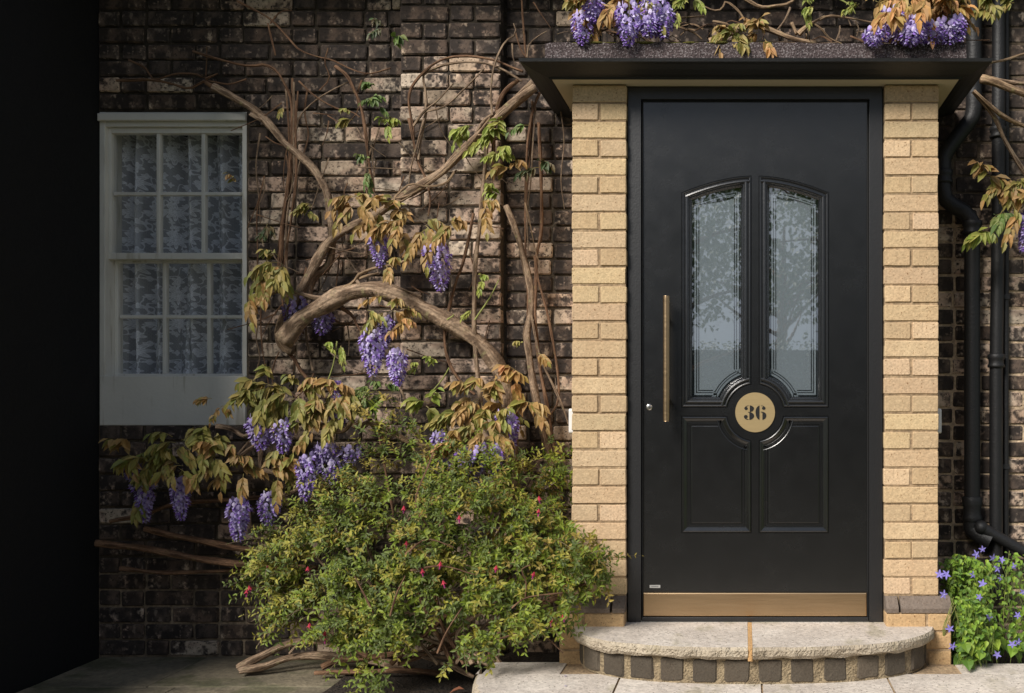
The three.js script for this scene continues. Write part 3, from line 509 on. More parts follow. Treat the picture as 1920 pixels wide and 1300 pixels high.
// a slab cut from a rounded plan: rough hewn edge, top at y
function slab(name, plan, a, b, zBack, y, th, parent, seed) {
  const R = rng(seed), top = new Tris(), edge = new Tris(), w = [1, 1, 1];
  const pts = plan.filter(([x]) => x >= a && x <= b).sort((p, q) => p[0] - q[0]);
  const cut = (x) => { for (let i = 0; i < plan.length - 1; i++) { const [x1, z1] = plan[i], [x0, z0] = plan[i + 1]; if (x <= x1 && x >= x0) return mix(z0, z1, (x - x0) / (x1 - x0 || 1)); } return 0; };
  if (pts.length && pts[0][0] > a + 0.004) pts.unshift([a, cut(a)]); if (pts.length && pts[pts.length - 1][0] < b - 0.004) pts.push([b, cut(b)]);
  const dense = []; for (let i = 0; i < pts.length - 1; i++) { const n = Math.max(1, Math.ceil(Math.hypot(pts[i + 1][0] - pts[i][0], pts[i + 1][1] - pts[i][1]) / 0.02)); for (let k = 0; k < n; k++) dense.push([mix(pts[i][0], pts[i + 1][0], k / n), mix(pts[i][1], pts[i + 1][1], k / n)]); } dense.push(pts[pts.length - 1]);
  const nz = (x, s) => vnoise(x * 26 + 50 + s, 3, 9999, 9999, seed) - 0.5;
  const rings = dense.map(([x, z], i) => { const e = nz(x + z, 0) * 0.008 + nz((x + z) * 3, 9) * 0.003; const sx = Math.sign(x) * clamp((Math.abs(x) - 0.55) * 3) ; return [V(x - sx * 0.012 + sx * e, y, z - 0.009 + e), V(x - sx * 0.002 + sx * e, y - th * (0.24 + 0.12 * nz(x * 1.5, 21)), z + e), V(x + sx * (e * 1.4), y - th * (0.7 + 0.2 * nz(x * 1.3, 33)), z - 0.003 + e * 1.4), V(x - sx * 0.01, y - th * (1 + nz(x * 0.7, 4) * 0.22), z - 0.016 + e)]; });
  const bk = (x) => V(x, y, zBack);
  for (let i = 0; i < rings.length - 1; i++) { const p = rings[i], q = rings[i + 1]; for (let k = 0; k < 3; k++) edge.quad(p[k], p[k + 1], q[k + 1], q[k], w); top.quad(bk(p[0].x), p[0], q[0], bk(q[0].x), w); edge.quad(V(p[3].x, p[3].y, zBack), V(q[3].x, q[3].y, zBack), q[3], p[3], w); }
  for (const e of [rings[0], rings[rings.length - 1]]) edge.quad(e[0], bk(e[0].x), V(e[3].x, e[3].y, zBack), e[3], w);
  const m = mesh(name, uvBox(top.geo(), 1.1, R(), R()), M.stone, parent); mesh('hewn_edge', uvBox(edge.geo(), 0.7, R(), R()), M.stoneRough, m); return m;
}
{
  const g = thing('door_step', 'half round stone doorstep over a row of dark bricks', 'step', [-0.01, 0, -0.03]);
  const plan = halfPlan(0.735, 0.395, 60, 2.5);
  slab('stone_slab', plan, -0.735, -0.022, 0.0, STEP_TOP, 0.045, g, 3); slab('stone_slab', plan, -0.004, 0.735, 0.0, STEP_TOP, 0.045, g, 9);
  mesh('joint', chamfer(-0.0215, -0.0045, STEP_TOP - 0.052, STEP_TOP - 0.001, 0.0, 0.388, 0.002, 0.4), M.tanBrick && std({ map: tanMap, color: lin(0.95, 0.78, 0.55), roughness: 1, bumpMap: grainBump, bumpScale: 0.006 }), g);
  const p2 = halfPlan(0.7, 0.355, 160, 2.5), s = new THREE.Shape(); p2.forEach(([x, z], i) => i ? s.lineTo(x, -z) : s.moveTo(x, -z)); s.closePath();
  const core = new THREE.ExtrudeGeometry(s, { depth: 0.102, bevelEnabled: false }); core.rotateX(-Math.PI / 2); core.translate(0, LOW_TOP, 0);
  mesh('riser_mortar', uvBox(core, 0.4), std({ map: mortarMap, color: lin(0.62, 0.6, 0.5), bumpMap: grainBump, bumpScale: 0.012, roughness: 1 }), g);
  const R = rng(12); let len = [0]; for (let i = 1; i < p2.length; i++) len.push(len[i - 1] + Math.hypot(p2[i][0] - p2[i - 1][0], p2[i][1] - p2[i - 1][1]));
  const L = len[len.length - 1]; for (let d = 0.075; d < L - 0.06; d += 0.124 + (R() - 0.5) * 0.012) {
    let i = 1; while (len[i] < d) i++; const [x0, z0] = p2[i - 1], [x1, z1] = p2[i], x = (x0 + x1) / 2, z = (z0 + z1) / 2, turn = Math.atan2(x1 - x0, z1 - z0) ;
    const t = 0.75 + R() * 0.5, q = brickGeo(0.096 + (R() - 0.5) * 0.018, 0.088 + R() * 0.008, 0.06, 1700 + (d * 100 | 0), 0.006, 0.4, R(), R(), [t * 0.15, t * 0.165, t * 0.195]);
    const m = mesh('riser_brick', q, M.tanBrick, g); m.position.set(x, LOW_TOP + 0.05, z); m.rotation.y = Math.atan2(-(z0 - z1), x0 - x1) ; m.translateZ(0.004);
  }
}
{
  const g = thing('lower_step', 'wide half round lower step of pale paving stones', 'step', [0, 0, 0]);
  const plan = halfPlan(1.1, 0.98, 90, 2.2);
  const cutsX = [-1.1, -0.52, 0.02, 0.5, 1.1]; for (let i = 0; i < 4; i++) slab('paving_stone', plan.map(([x, z]) => [x, z]), cutsX[i] + 0.004, cutsX[i + 1] - 0.004, 0.2, LOW_TOP, 0.05, g, 20 + i);
  mesh('back_stone', chamfer(-1.06, -0.76, LOW_TOP - 0.05, LOW_TOP - 0.002, 0.03, 0.195, 0.004, 1.1), M.stone, g);
  mesh('back_stone', chamfer(0.8, 1.3, LOW_TOP - 0.05, LOW_TOP - 0.002, 0.05, 0.195, 0.004, 1.1), M.stone, g);
  const s = new THREE.Shape(); halfPlan(1.06, 0.93, 60, 2.2).forEach(([x, z], i) => i ? s.lineTo(x, -z) : s.moveTo(x, -z)); s.closePath();
  const core = new THREE.ExtrudeGeometry(s, { depth: 0.125 + 0.03, bevelEnabled: false }); core.rotateX(-Math.PI / 2); core.translate(0, LOW_TOP - 0.006 - 0.155, 0.052); mesh('joint_bed', uvBox(core, 0.5), M.tanMortar, g);
}

// ---------------------------------------------------------------- downpipes and small fittings
{
  const pipe = (pts, r, seg = 14) => { const c = new THREE.CatmullRomCurve3(pts, false, 'catmullrom', 0.15); return uvBox(new THREE.TubeGeometry(c, pts.length * 10, r, seg, false), 0.5); };
  const z = WALL + 0.06, collar = (x, y, r, h) => uvBox(new THREE.LatheGeometry([[r, 0], [r + 0.008, 0.002], [r + 0.009, h * 0.2], [r + 0.004, h * 0.3], [r + 0.004, h * 0.6], [r + 0.009, h * 0.7], [r + 0.009, h], [r, h + 0.004]].map(([a, b]) => new THREE.Vector2(a, b)), 20).translate(x, y, z), 0.5);
  let g = thing('downpipe', 'thick black downpipe with swan neck, nearest the right pillar', 'pipe', [0, 0, 0], 'downpipes');
  const P = (x, y, dz = 0) => on(x, y, z + dz);
  mesh('pipe', pipe([P(1823, 985), P(1823, 940), P(1823, 700), P(1823, 440), P(1821, 412), P(1806, 396), P(1788, 386), P(1772, 372), P(1768, 350), P(1768, 300), P(1776, 282), P(1800, 250), P(1822, 222), P(1826, 200), P(1826, 40), P(1826, -75)], 0.036), M.pipe, g);
  mesh('socket', collar(P(1823, 0).x, P(0, 978).y, 0.036, 0.11), M.pipe, g); mesh('socket', collar(P(1823, 0).x, P(0, 440).y, 0.036, 0.06), M.pipe, g); mesh('socket', collar(P(1768, 0).x, P(0, 345).y, 0.036, 0.06), M.pipe, g);
  mesh('shoe', pipe([P(1823, 975), P(1824, 992), P(1840, 1004, 0.02), P(1860, 1014, 0.04)], 0.041), M.pipe, g);
  g = thing('downpipe', 'straight black downpipe second from the right pillar', 'pipe', [0, 0, 0], 'downpipes');
  mesh('pipe', pipe([P(1868, 1120), P(1868, 700), P(1872, 400), P(1873, -75)], 0.03), M.pipe, g); mesh('socket', collar(P(1868, 0).x, P(0, 690).y, 0.03, 0.06), M.pipe, g); mesh('socket', collar(P(1872, 0).x, P(0, 260).y, 0.03, 0.05), M.pipe, g);
  g = thing('downpipe', 'thin black pipe running down beside the straight downpipe', 'pipe', [0, 0, 0], 'downpipes');
  mesh('pipe', pipe([P(1886, 1120, -0.03), P(1886, 700, -0.03), P(1887, -75, -0.03)], 0.014, 10), M.pipe, g); for (const y of [880, 560]) mesh('clip', bx(P(1886, 0).x - 0.022, P(1886, 0).x + 0.022, P(0, y).y, P(0, y).y + 0.02, WALL - 0.006, z - 0.012), M.pipe, g);
  g = thing('waste_pipe', 'black waste pipe sloping down behind the bellflowers', 'pipe', [0, 0, 0]);
  mesh('pipe', pipe([P(1842, 990, 0.05), P(1880, 1012, 0.05), P(1930, 1040, 0.05), P(2040, 1100, 0.05)], 0.026), M.pipe, g); mesh('cap', uvBox(new THREE.SphereGeometry(0.031, 16, 10).translate(...P(1840, 989, 0.05).toArray()), 0.5), M.pipe, g);
  for (const sg of [-1, 1]) {
    const b = thing('wall_box', sg < 0 ? 'small white plastic box on the flank of the bush side pillar' : 'small white plastic box on the flank of the downpipe side pillar', 'box', [sg * 0.752, on(0, sg < 0 ? 812 : 812, -0.05).y, -0.08], 'white boxes on the porch');
    mesh('casing', new THREE.ExtrudeGeometry(shapeRound(0.05, 0.097, 0.008), { depth: 0.014, bevelEnabled: true, bevelThickness: 0.003, bevelSize: 0.003, bevelSegments: 3 }).rotateY(sg * Math.PI / 2).translate(sg * 0.002, 0, sg * 0.025), M.whiteBox, b);
  }
}
function shapeRound(w, h, r) { const s = new THREE.Shape(); s.moveTo(r, 0); s.lineTo(w - r, 0); s.quadraticCurveTo(w, 0, w, r); s.lineTo(w, h - r); s.quadraticCurveTo(w, h, w - r, h); s.lineTo(r, h); s.quadraticCurveTo(0, h, 0, h - r); s.lineTo(0, r); s.quadraticCurveTo(0, 0, r, 0); return s; }

// ---------------------------------------------------------------- climbing plants
const px2m = 1 / 406;
const BR = [0.38, 0.22, 0.065], OL = [0.28, 0.25, 0.05], YG = [0.3, 0.33, 0.05], GR = [0.09, 0.15, 0.025], OR = [0.5, 0.25, 0.07], DG = [0.05, 0.085, 0.02];
const TONES = { bronze: [BR, [0.42, 0.27, 0.1], OL, BR], olive: [OL, [0.22, 0.23, 0.045], [0.33, 0.28, 0.07], [0.36, 0.27, 0.07]], lime: [YG, [0.24, 0.3, 0.04], [0.36, 0.36, 0.07]], green: [GR, [0.12, 0.2, 0.03], [0.16, 0.2, 0.04]], orange: [OR, BR, [0.45, 0.3, 0.08], [0.56, 0.3, 0.12]], dark: [DG, [0.09, 0.09, 0.03], [0.14, 0.1, 0.04]] };
const tint = (R, set) => { const c = set[Math.floor(R() * set.length)], k = 0.8 + R() * 0.4; return [c[0] * k, c[1] * k * (0.93 + R() * 0.14), c[2] * k]; };
// one wisteria leaf: a rachis with paired, drooping leaflets
function compoundLeaf(base, dir, L, R, tone, size = 0.055) {
  const t = new Tris(), set = TONES[tone], pairs = 4 + Math.floor(R() * 3), droop = 0.25 + R() * 0.45, d = dir.clone().normalize();
  const at = (k) => base.clone().addScaledVector(d, L * k).add(V(0, -droop * L * k * k, 0));
  const side = new THREE.Vector3().crossVectors(d, V(0, 0.25, 1)).normalize(), rc = [0.3, 0.24, 0.07];
  for (let i = 0; i < 6; i++) { const a = at(i / 6), b = at((i + 1) / 6), w = 0.0013; t.quad(a.clone().addScaledVector(side, w), a.clone().addScaledVector(side, -w), b.clone().addScaledVector(side, -w), b.clone().addScaledVector(side, w), rc); t.quad(a.clone().add(V(0, 0, w)), a.clone().add(V(0, 0, -w)), b.clone().add(V(0, 0, -w)), b.clone().add(V(0, 0, w)), rc); }
  const one = (p, dd, len) => { const n = V((R() - 0.5) * 0.9, 0.45 + R() * 0.5, 0.8); blade(t, p, dd.normalize(), n, len, len * (0.36 + R() * 0.1), 0.1 + R() * 0.35, 0.25 + R() * 0.5, tint(R, set)); };
  for (let i = 0; i < pairs; i++) {
    const k = 0.22 + 0.74 * i / pairs, p = at(k), al = at(Math.min(1, k + 0.05)).sub(p).normalize(), len = size * (0.75 + 0.5 * Math.sin(Math.PI * (0.2 + 0.7 * k))) * (0.8 + R() * 0.35);
    for (const s of [-1, 1]) { if (R() < 0.06) continue; const dd = al.clone().multiplyScalar(0.45).addScaledVector(side, s * 0.55).add(V((R() - 0.5) * 0.3, -0.45 - R() * 0.5, 0.12 + R() * 0.35)); one(p, dd, len); }
  }
  one(at(1), at(1).sub(at(0.9)).normalize().add(V(0, -0.5, 0.1)), size * 0.95);
  return t.geo();
}
// hanging flower head of many pea flowers
function raceme(len, wid, R, pale) {
  const t = new Tris(), n = Math.round(30 + len * 330), ax = V((R() - 0.5) * 0.25, -1, (R() - 0.5) * 0.12).normalize();
  const stem = [0.24, 0.24, 0.1]; for (let i = 0; i < 4; i++) { const a = ax.clone().multiplyScalar(len * (i / 4) - (i ? 0 : 0.02)), b = ax.clone().multiplyScalar(len * (i + 1) / 4), w = 0.0016; t.quad(a.clone().add(V(w, 0, 0)), a.clone().add(V(-w, 0, 0)), b.clone().add(V(-w, 0, 0)), b.clone().add(V(w, 0, 0)), stem); t.quad(a.clone().add(V(0, 0, w)), a.clone().add(V(0, 0, -w)), b.clone().add(V(0, 0, -w)), b.clone().add(V(0, 0, w)), stem); }
  for (let i = 0; i < n; i++) {
    const k = Math.pow((i + R()) / n, 0.85), a = i * 2.4 + R() * 0.8, prof = k < 0.22 ? mix(0.55, 1, k / 0.22) : Math.pow(1 - (k - 0.22) / 0.82, 0.65);
    const r = wid * 0.5 * prof * (0.75 + R() * 0.35), rad = V(Math.cos(a), 0, Math.sin(a)), c = ax.clone().multiplyScalar(len * k).addScaledVector(rad, r), open = 1 - k * 0.62, s = 0.0185 * (0.55 + 0.5 * open) * (0.85 + R() * 0.3);
    const li = R(), up = rad.clone().multiplyScalar(0.45).add(V(0, 0.8, 0)).normalize(), m = mix(0.25, 1, pale) * (0.8 + R() * 0.4);
    const light = [0.52 * m, 0.42 * m, 0.78 * m], deep = [0.24 * m, 0.12 * m, 0.5 * m], white = [0.7 * m, 0.62 * m, 0.86 * m];
    if (open > 0.5) blade(t, c.clone().addScaledVector(up, -s * 0.2), up, rad, s * 1.25, s * 1.25, 0.5, -0.35, li < 0.3 ? white : light, 0.4, 0.75);
    const out = rad.clone().add(V((R() - 0.5) * 0.5, -0.3 - R() * 0.5, (R() - 0.5) * 0.5)).normalize(); blade(t, c, out, V(0, 1, 0).addScaledVector(rad, 0.2), s * 1.15, s * 0.75, 0.35, -0.8, li < 0.5 ? deep : li < 0.8 ? light : white, 0.35, 0.7);
    blade(t, c, out.clone().add(V(0, 0.35, 0)).normalize(), rad, s * 0.9, s * 0.7, 0.2, 0.5, li < 0.6 ? light : deep, 0.4, 0.7);
  }
  return t.geo();
}
function vineKit(g, seed) {
  const R = rng(seed); let id = seed * 100;
  return {
    R,
    stem(pts, z, w0, w1, mat = M.bark, name = 'branch') {           // widths in photograph pixels
      const P = pts.map(([x, y, dz], i) => { const q = on(x, y, z + (dz ?? 0)); if (!dz && i && i < pts.length - 1) q.z += (R() - 0.5) * 0.012; return q; }), n = pts.length;
      const k = (EYE.z - z) / FOCAL / 2, rad = Array.from({ length: n }, (_, i) => Math.max(0.0014, mix(w0, w1 ?? w0, i / (n - 1)) * k)); return mesh(name, tube(P, rad, w0 > 10 ? 12 : w0 > 5 ? 8 : 5, id++, true, w0 > 8 ? 0.02 : 0.03), mat, g);
    },
    leaf(x, y, z, dx, dy, L, tone, size) { mesh('compound_leaf', compoundLeaf(on(x, y, z), V(dx, -dy, 0.15 + R() * 0.5), L, R, tone, size), M.leaf, g); },
    spray(cx, cy, w, h, n, tone, z, size = 0.055, L = 0.13) { for (let i = 0; i < n; i++) { const a = R() * Math.PI * 2, q = Math.sqrt(R()); const dx = Math.cos(a) * (0.5 + R()), dy = -0.2 + Math.sin(a) * 0.7; this.leaf(cx + Math.cos(a) * q * w * 0.5 - dx * 14, cy + Math.sin(a) * q * h * 0.5 - 10, z + (R() - 0.5) * 0.08, dx, dy, L * (0.7 + R() * 0.6), tone, size * (0.85 + R() * 0.3)); } },
    flower(x, y0, y1, w, z, pale = 0.8) { const a = on(x, y0, z), len = (y1 - y0) * (EYE.z - z) / FOCAL, m = mesh('flower_raceme', raceme(len, w * (EYE.z - z) / FOCAL, R, pale), M.petal, g); m.position.copy(a); }
  };
}
{
  const g = thing('wisteria_vine', 'gnarled wisteria with lilac flowers climbing the brick wall beside the window', 'vine'), k = vineKit(g, 3), z = -0.42, R = k.R;
  // old wood
  k.stem([[531, 642, 0.1], [556, 606, 0.1], [604, 574, 0.11], [650, 550, 0.12], [700, 543, 0.12], [750, 556, 0.11], [800, 582, 0.1], [850, 610, 0.08], [900, 645, 0.06], [934, 690, 0.03], [950, 732, 0.02], [957, 800, 0.02], [962, 900, 0.02], [965, 1040, 0.02]], z, 30, 24, M.bark, 'trunk');
  k.stem([[1004, 163, 0.06], [960, 197, 0.06], [912, 242, 0.06], [870, 281, 0.05], [830, 320, 0.05], [782, 352, 0.05], [735, 382, 0.05], [692, 410, 0.04], [650, 430, 0.03], [620, 450, 0.03], [600, 478, 0.03], [580, 515, 0.04], [555, 560, 0.05], [531, 600, 0.05], [522, 626, 0.05], [530, 648, 0.05], [550, 658, 0.05]], z, 18, 17, M.bark, 'trunk');
  k.stem([[400, 163], [440, 184], [480, 209], [510, 240], [530, 265], [560, 290], [590, 320], [610, 355], [618, 390], [622, 430], [622, 470], [612, 500], [592, 515], [582, 535], [578, 562]], z, 13, 14, M.bark);
  k.stem([[998, 154, 0.05], [965, 184, 0.05], [940, 206, 0.06], [908, 226, 0.06], [886, 262, 0.05]], z, 9, 5, M.bark);
  k.stem([[1012, 174, 0.02], [1001, 200, 0.02], [990, 262, 0.02], [986, 330], [984, 420]], z, 6, 4, M.barkBrown);
  k.stem([[974, 148, 0.03], [946, 172, 0.03], [930, 212, 0.03], [926, 260], [924, 330]], z, 9, 6, M.barkBrown);
  // thin canes on the upper wall
  k.stem([[218, 151], [289, 151], [322, 157], [356, 166], [382, 152], [430, 158], [462, 148]], z, 6, 3, M.barkBrown);
  k.stem([[241, 113], [271, 127], [289, 149], [330, 138], [372, 140], [384, 150], [386, 120], [387, 88]], z, 4, 3, M.barkBrown);
  k.stem([[400, 163], [384, 152], [408, 138]], z, 10, 3, M.barkBrown);
  k.stem([[361, 96], [391, 106], [449, 121], [474, 124], [495, 121], [518, 134], [534, 159], [543, 182], [546, 260], [540, 340], [530, 420], [524, 500]], z, 4.5, 6, M.barkBrown);
  k.stem([[444, 2], [506, 36], [541, 72], [562, 94], [600, 108], [620, 112], [660, 130], [690, 138], [732, 128]], z, 4, 3, M.barkBrown);
  k.stem([[502, 44], [508, 70], [516, 104]], z, 4, 3, M.barkBrown); k.stem([[506, 44], [528, 22], [548, 20]], z, 3, 2, M.barkBrown);
  k.stem([[628, 124], [650, 142], [664, 170], [676, 198], [684, 240], [690, 290], [700, 360]], z, 6, 5, M.barkBrown);
  k.stem([[560, 152], [590, 180], [630, 203], [660, 210], [674, 220]], z, 4, 3, M.barkBrown);
  k.stem([[552, 258], [562, 220], [590, 190], [620, 170], [652, 154]], z, 4, 2.5, M.bark);
  k.stem([[470, 214], [486, 224], [502, 230]], z, 9, 7, M.bark);
  for (let i = 0; i < 7; i++) { const x = 540 + R() * 16; k.stem([[x + (R() - 0.5) * 20, 130 + R() * 60], [x, 240], [x - 4 + R() * 6, 330], [x - 14 + R() * 8, 410], [x - 22 + R() * 12, 500], [x - 10 + R() * 30, 570 + R() * 60]], z - 0.03 + R() * 0.04, 3.5, 3, i % 2 ? M.bark : M.barkBrown, 'cane'); }
  k.stem([[774, 262], [774, 244], [766, 196], [769, 172], [780, 152], [804, 128], [830, 111], [860, 105], [890, 106], [930, 114], [964, 128], [980, 134]], z + 0.06, 5.5, 5, M.barkBrown);
  k.stem([[784, 300], [788, 260], [798, 210], [797, 170], [793, 140], [815, 128], [840, 120], [880, 116], [920, 122], [950, 135], [978, 152]], z + 0.06, 6, 4.5, M.bark);
  k.stem([[775, 236], [796, 209], [818, 190], [850, 156]], z + 0.07, 4.5, 3, M.bark); k.stem([[798, 209], [832, 200], [870, 166], [908, 128]], z + 0.07, 4.5, 3, M.bark);
  k.stem([[923, 216], [920, 170], [928, 120], [948, 76], [964, 66], [967, 52], [963, 44]], z + 0.08, 4, 4, M.bark);
  k.stem([[766, 222], [775, 260], [782, 300], [800, 340], [806, 375], [803, 405]], z + 0.06, 5, 4, M.barkBrown);
  k.stem([[795, 222], [785, 262], [772, 310], [766, 345]], z + 0.07, 5, 3, M.bark);
  k.stem([[919, 221], [890, 258], [863, 292], [836, 318], [814, 336], [760, 368], [742, 372]], z + 0.09, 4.5, 4, M.barkPale);
  k.stem([[852, 322], [836, 343], [803, 350], [770, 346], [748, 362], [738, 374], [748, 379], [772, 366]], z + 0.09, 4.5, 3.5, M.barkPale);
  k.stem([[870, 282], [884, 281], [902, 279]], z + 0.1, 4, 3, M.barkPale); k.stem([[896, 253], [910, 254], [922, 257]], z + 0.1, 4, 3, M.barkPale);
  // upright canes down to the shrub
  k.stem([[920, 225], [914, 263], [909, 317], [904, 360], [898, 435], [891, 500], [889, 566], [889, 631], [894, 695], [899, 735], [904, 800]], z + 0.08, 8, 8, M.bark);
  k.stem([[888, 400], [876, 457], [866, 500], [857, 523], [840, 583], [834, 620], [836, 660], [846, 690], [868, 722], [890, 740]], z + 0.06, 6, 6, M.barkBrown);
  k.stem([[948, 386], [967, 431], [982, 483], [990, 520], [996, 550], [995, 588], [988, 627], [993, 674], [999, 717], [1010, 770], [1021, 822], [1031, 852], [1037, 892], [1032, 930]], z, 11, 14, M.bark);
  k.stem([[998, 190], [997, 242], [990, 328], [986, 392], [986, 483], [990, 560], [986, 650]], z, 4, 4, M.barkBrown); k.stem([[1004, 200], [1000, 260], [995, 340], [988, 400], [990, 470]], z + 0.01, 3, 3, M.bark, 'cane');
  k.stem([[1010, 230], [1014, 341], [1014, 436], [1006, 480], [1005, 520], [1004, 600], [1012, 690], [1024, 752], [1040, 850]], z, 7, 7, M.barkBrown);
  k.stem([[1002, 480], [1008, 523], [1025, 583], [1038, 652], [1047, 717], [1045, 757], [1022, 790]], z + 0.01, 4.5, 4.5, M.barkBrown); k.stem([[996, 590], [999, 606], [1014, 674], [1036, 722], [1053, 758], [1066, 796]], z + 0.02, 4.5, 4, M.bark);
  k.stem([[1050, 200], [1057, 262], [1052, 340], [1058, 392]], z, 2.5, 2, M.bark, 'cane'); k.stem([[984, 380], [996, 430], [1002, 462], [1010, 490]], z + 0.02, 3, 2, M.barkPale, 'cane');
  k.stem([[978, 0], [982, 60], [986, 108]], z, 4, 4, M.barkBrown, 'cane'); k.stem([[988, 108], [992, 84], [1010, 66], [1026, 58]], z + 0.05, 3, 2, M.bark, 'cane'); k.stem([[966, 60], [976, 92], [984, 106]], z, 4, 3, M.barkBrown, 'cane'); k.stem([[1000, 4], [1010, 20], [1032, 52]], z, 3, 2, M.barkBrown, 'cane'); k.stem([[960, 82], [962, 108], [968, 126]], z + 0.02, 3, 2, M.bark, 'cane');
  // around the big trunk
  k.stem([[618, 560], [590, 558], [570, 553], [540, 544], [516, 548], [494, 560], [480, 568]], z + 0.12, 9, 6, M.bark);
  k.stem([[602, 562], [640, 543], [666, 528], [670, 518], [700, 504], [750, 494], [780, 478]], z + 0.13, 8, 4, M.barkPale); k.stem([[672, 523], [690, 517], [710, 512]], z + 0.13, 5, 3, M.barkPale); k.stem([[668, 526], [680, 541], [700, 549]], z + 0.14, 6, 8, M.bark);
  k.stem([[640, 578], [660, 592], [668, 608], [690, 644]], z + 0.06, 7, 3, M.barkBrown); k.stem([[614, 590], [636, 606], [664, 604]], z + 0.04, 5, 3, M.barkBrown);
  k.stem([[530, 652], [550, 672], [564, 696], [582, 718], [588, 745]], z + 0.02, 8, 7, M.barkBrown); k.stem([[575, 562], [573, 610], [576, 650], [586, 695]], z + 0.02, 4, 4, M.bark); k.stem([[700, 545], [730, 537], [760, 545], [790, 556]], z + 0.13, 4, 3, M.bark);
  for (const [x, y0, y1] of [[495, 505, 720], [518, 660, 730], [482, 600, 700], [478, 250, 420], [486, 330, 520], [632, 480, 560], [568, 170, 290], [700, 300, 380], [612, 90, 170], [670, 150, 230], [692, 270, 400], [708, 240, 330]]) k.stem([[x + R() * 10, y0], [x + (R() - 0.5) * 16, mix(y0, y1, 0.35)], [x + (R() - 0.5) * 22, mix(y0, y1, 0.7)], [x + (R() - 0.5) * 34, y1]], z - 0.03, 3.2, 2.4, R() < 0.5 ? M.barkBrown : M.bark, 'cane');
  for (let i = 0; i < 60; i++) { const x = 475 + R() * 460, y = 150 + R() * 600, l = 30 + R() * 80, a = R() * Math.PI; k.stem([[x, y], [x + Math.cos(a) * l * 0.4 + (R() - 0.5) * 16, y + Math.sin(a) * l * 0.5], [x + Math.cos(a) * l + (R() - 0.5) * 24, y + Math.sin(a) * l]], z - 0.02 + R() * 0.06, 2.6, 1.6, R() < 0.6 ? M.barkBrown : M.bark, 'twig'); }
  // low wood
  k.stem([[440, 864, 0.06], [462, 846, 0.06], [486, 829, 0.06], [520, 806, 0.06]], z, 8, 6, M.bark); k.stem([[490, 826], [487, 860], [490, 896]], z + 0.04, 9, 9, M.bark); k.stem([[494, 882], [525, 890], [562, 899], [610, 915]], z + 0.05, 8, 8, M.bark);
  k.stem([[405, 800, 0.06], [426, 802, 0.06], [440, 808, 0.06], [456, 818, 0.06], [480, 806, 0.06], [500, 800, 0.06]], z, 9, 8, M.bark); k.stem([[446, 852], [468, 826], [488, 812]], z + 0.06, 4, 3, M.bark);
  k.stem([[600, 800, 0.1], [628, 808, 0.1], [645, 806, 0.1], [654, 797, 0.1], [662, 786, 0.1]], z, 11, 12, M.barkPale); k.stem([[662, 797, 0.1], [676, 802, 0.1], [690, 793, 0.1], [706, 798, 0.1], [740, 814, 0.1], [764, 828, 0.1], [800, 838, 0.1], [840, 860, 0.08]], z, 10, 9, M.barkPale);
  k.stem([[640, 760, 0.04], [680, 766, 0.04], [700, 800, 0.06], [720, 826, 0.08]], z, 8, 8, M.barkBrown); k.stem([[555, 770, 0.04], [600, 762, 0.04], [640, 756, 0.05]], z, 8, 6, M.barkBrown); k.stem([[512, 938], [560, 918], [600, 908]], z + 0.04, 8, 7, M.bark); k.stem([[750, 728], [765, 765], [782, 822]], z + 0.1, 5, 5, M.bark);
  k.stem([[271, 992], [322, 1004], [379, 1015], [449, 1029], [506, 1034], [600, 1044]], z + 0.02, 11, 11, M.barkBrown); k.stem([[180, 1019], [206, 1022], [275, 1030], [345, 1043], [414, 1054], [483, 1060], [600, 1066]], z + 0.04, 12, 12, M.barkBrown); k.stem([[225, 1066], [298, 1074], [368, 1073], [425, 1070], [500, 1062]], z, 8, 7, M.barkBrown);
  k.stem([[206, 978], [271, 965], [317, 948], [356, 942], [437, 937], [520, 930]], z, 8, 7, M.barkBrown); k.stem([[466, 960], [470, 990], [482, 1012], [502, 1020]], z + 0.06, 6, 5, M.bark); k.stem([[471, 988], [490, 988], [510, 980]], z + 0.06, 4, 3, M.bark);
  // leaves
  const Z = z + 0.14;
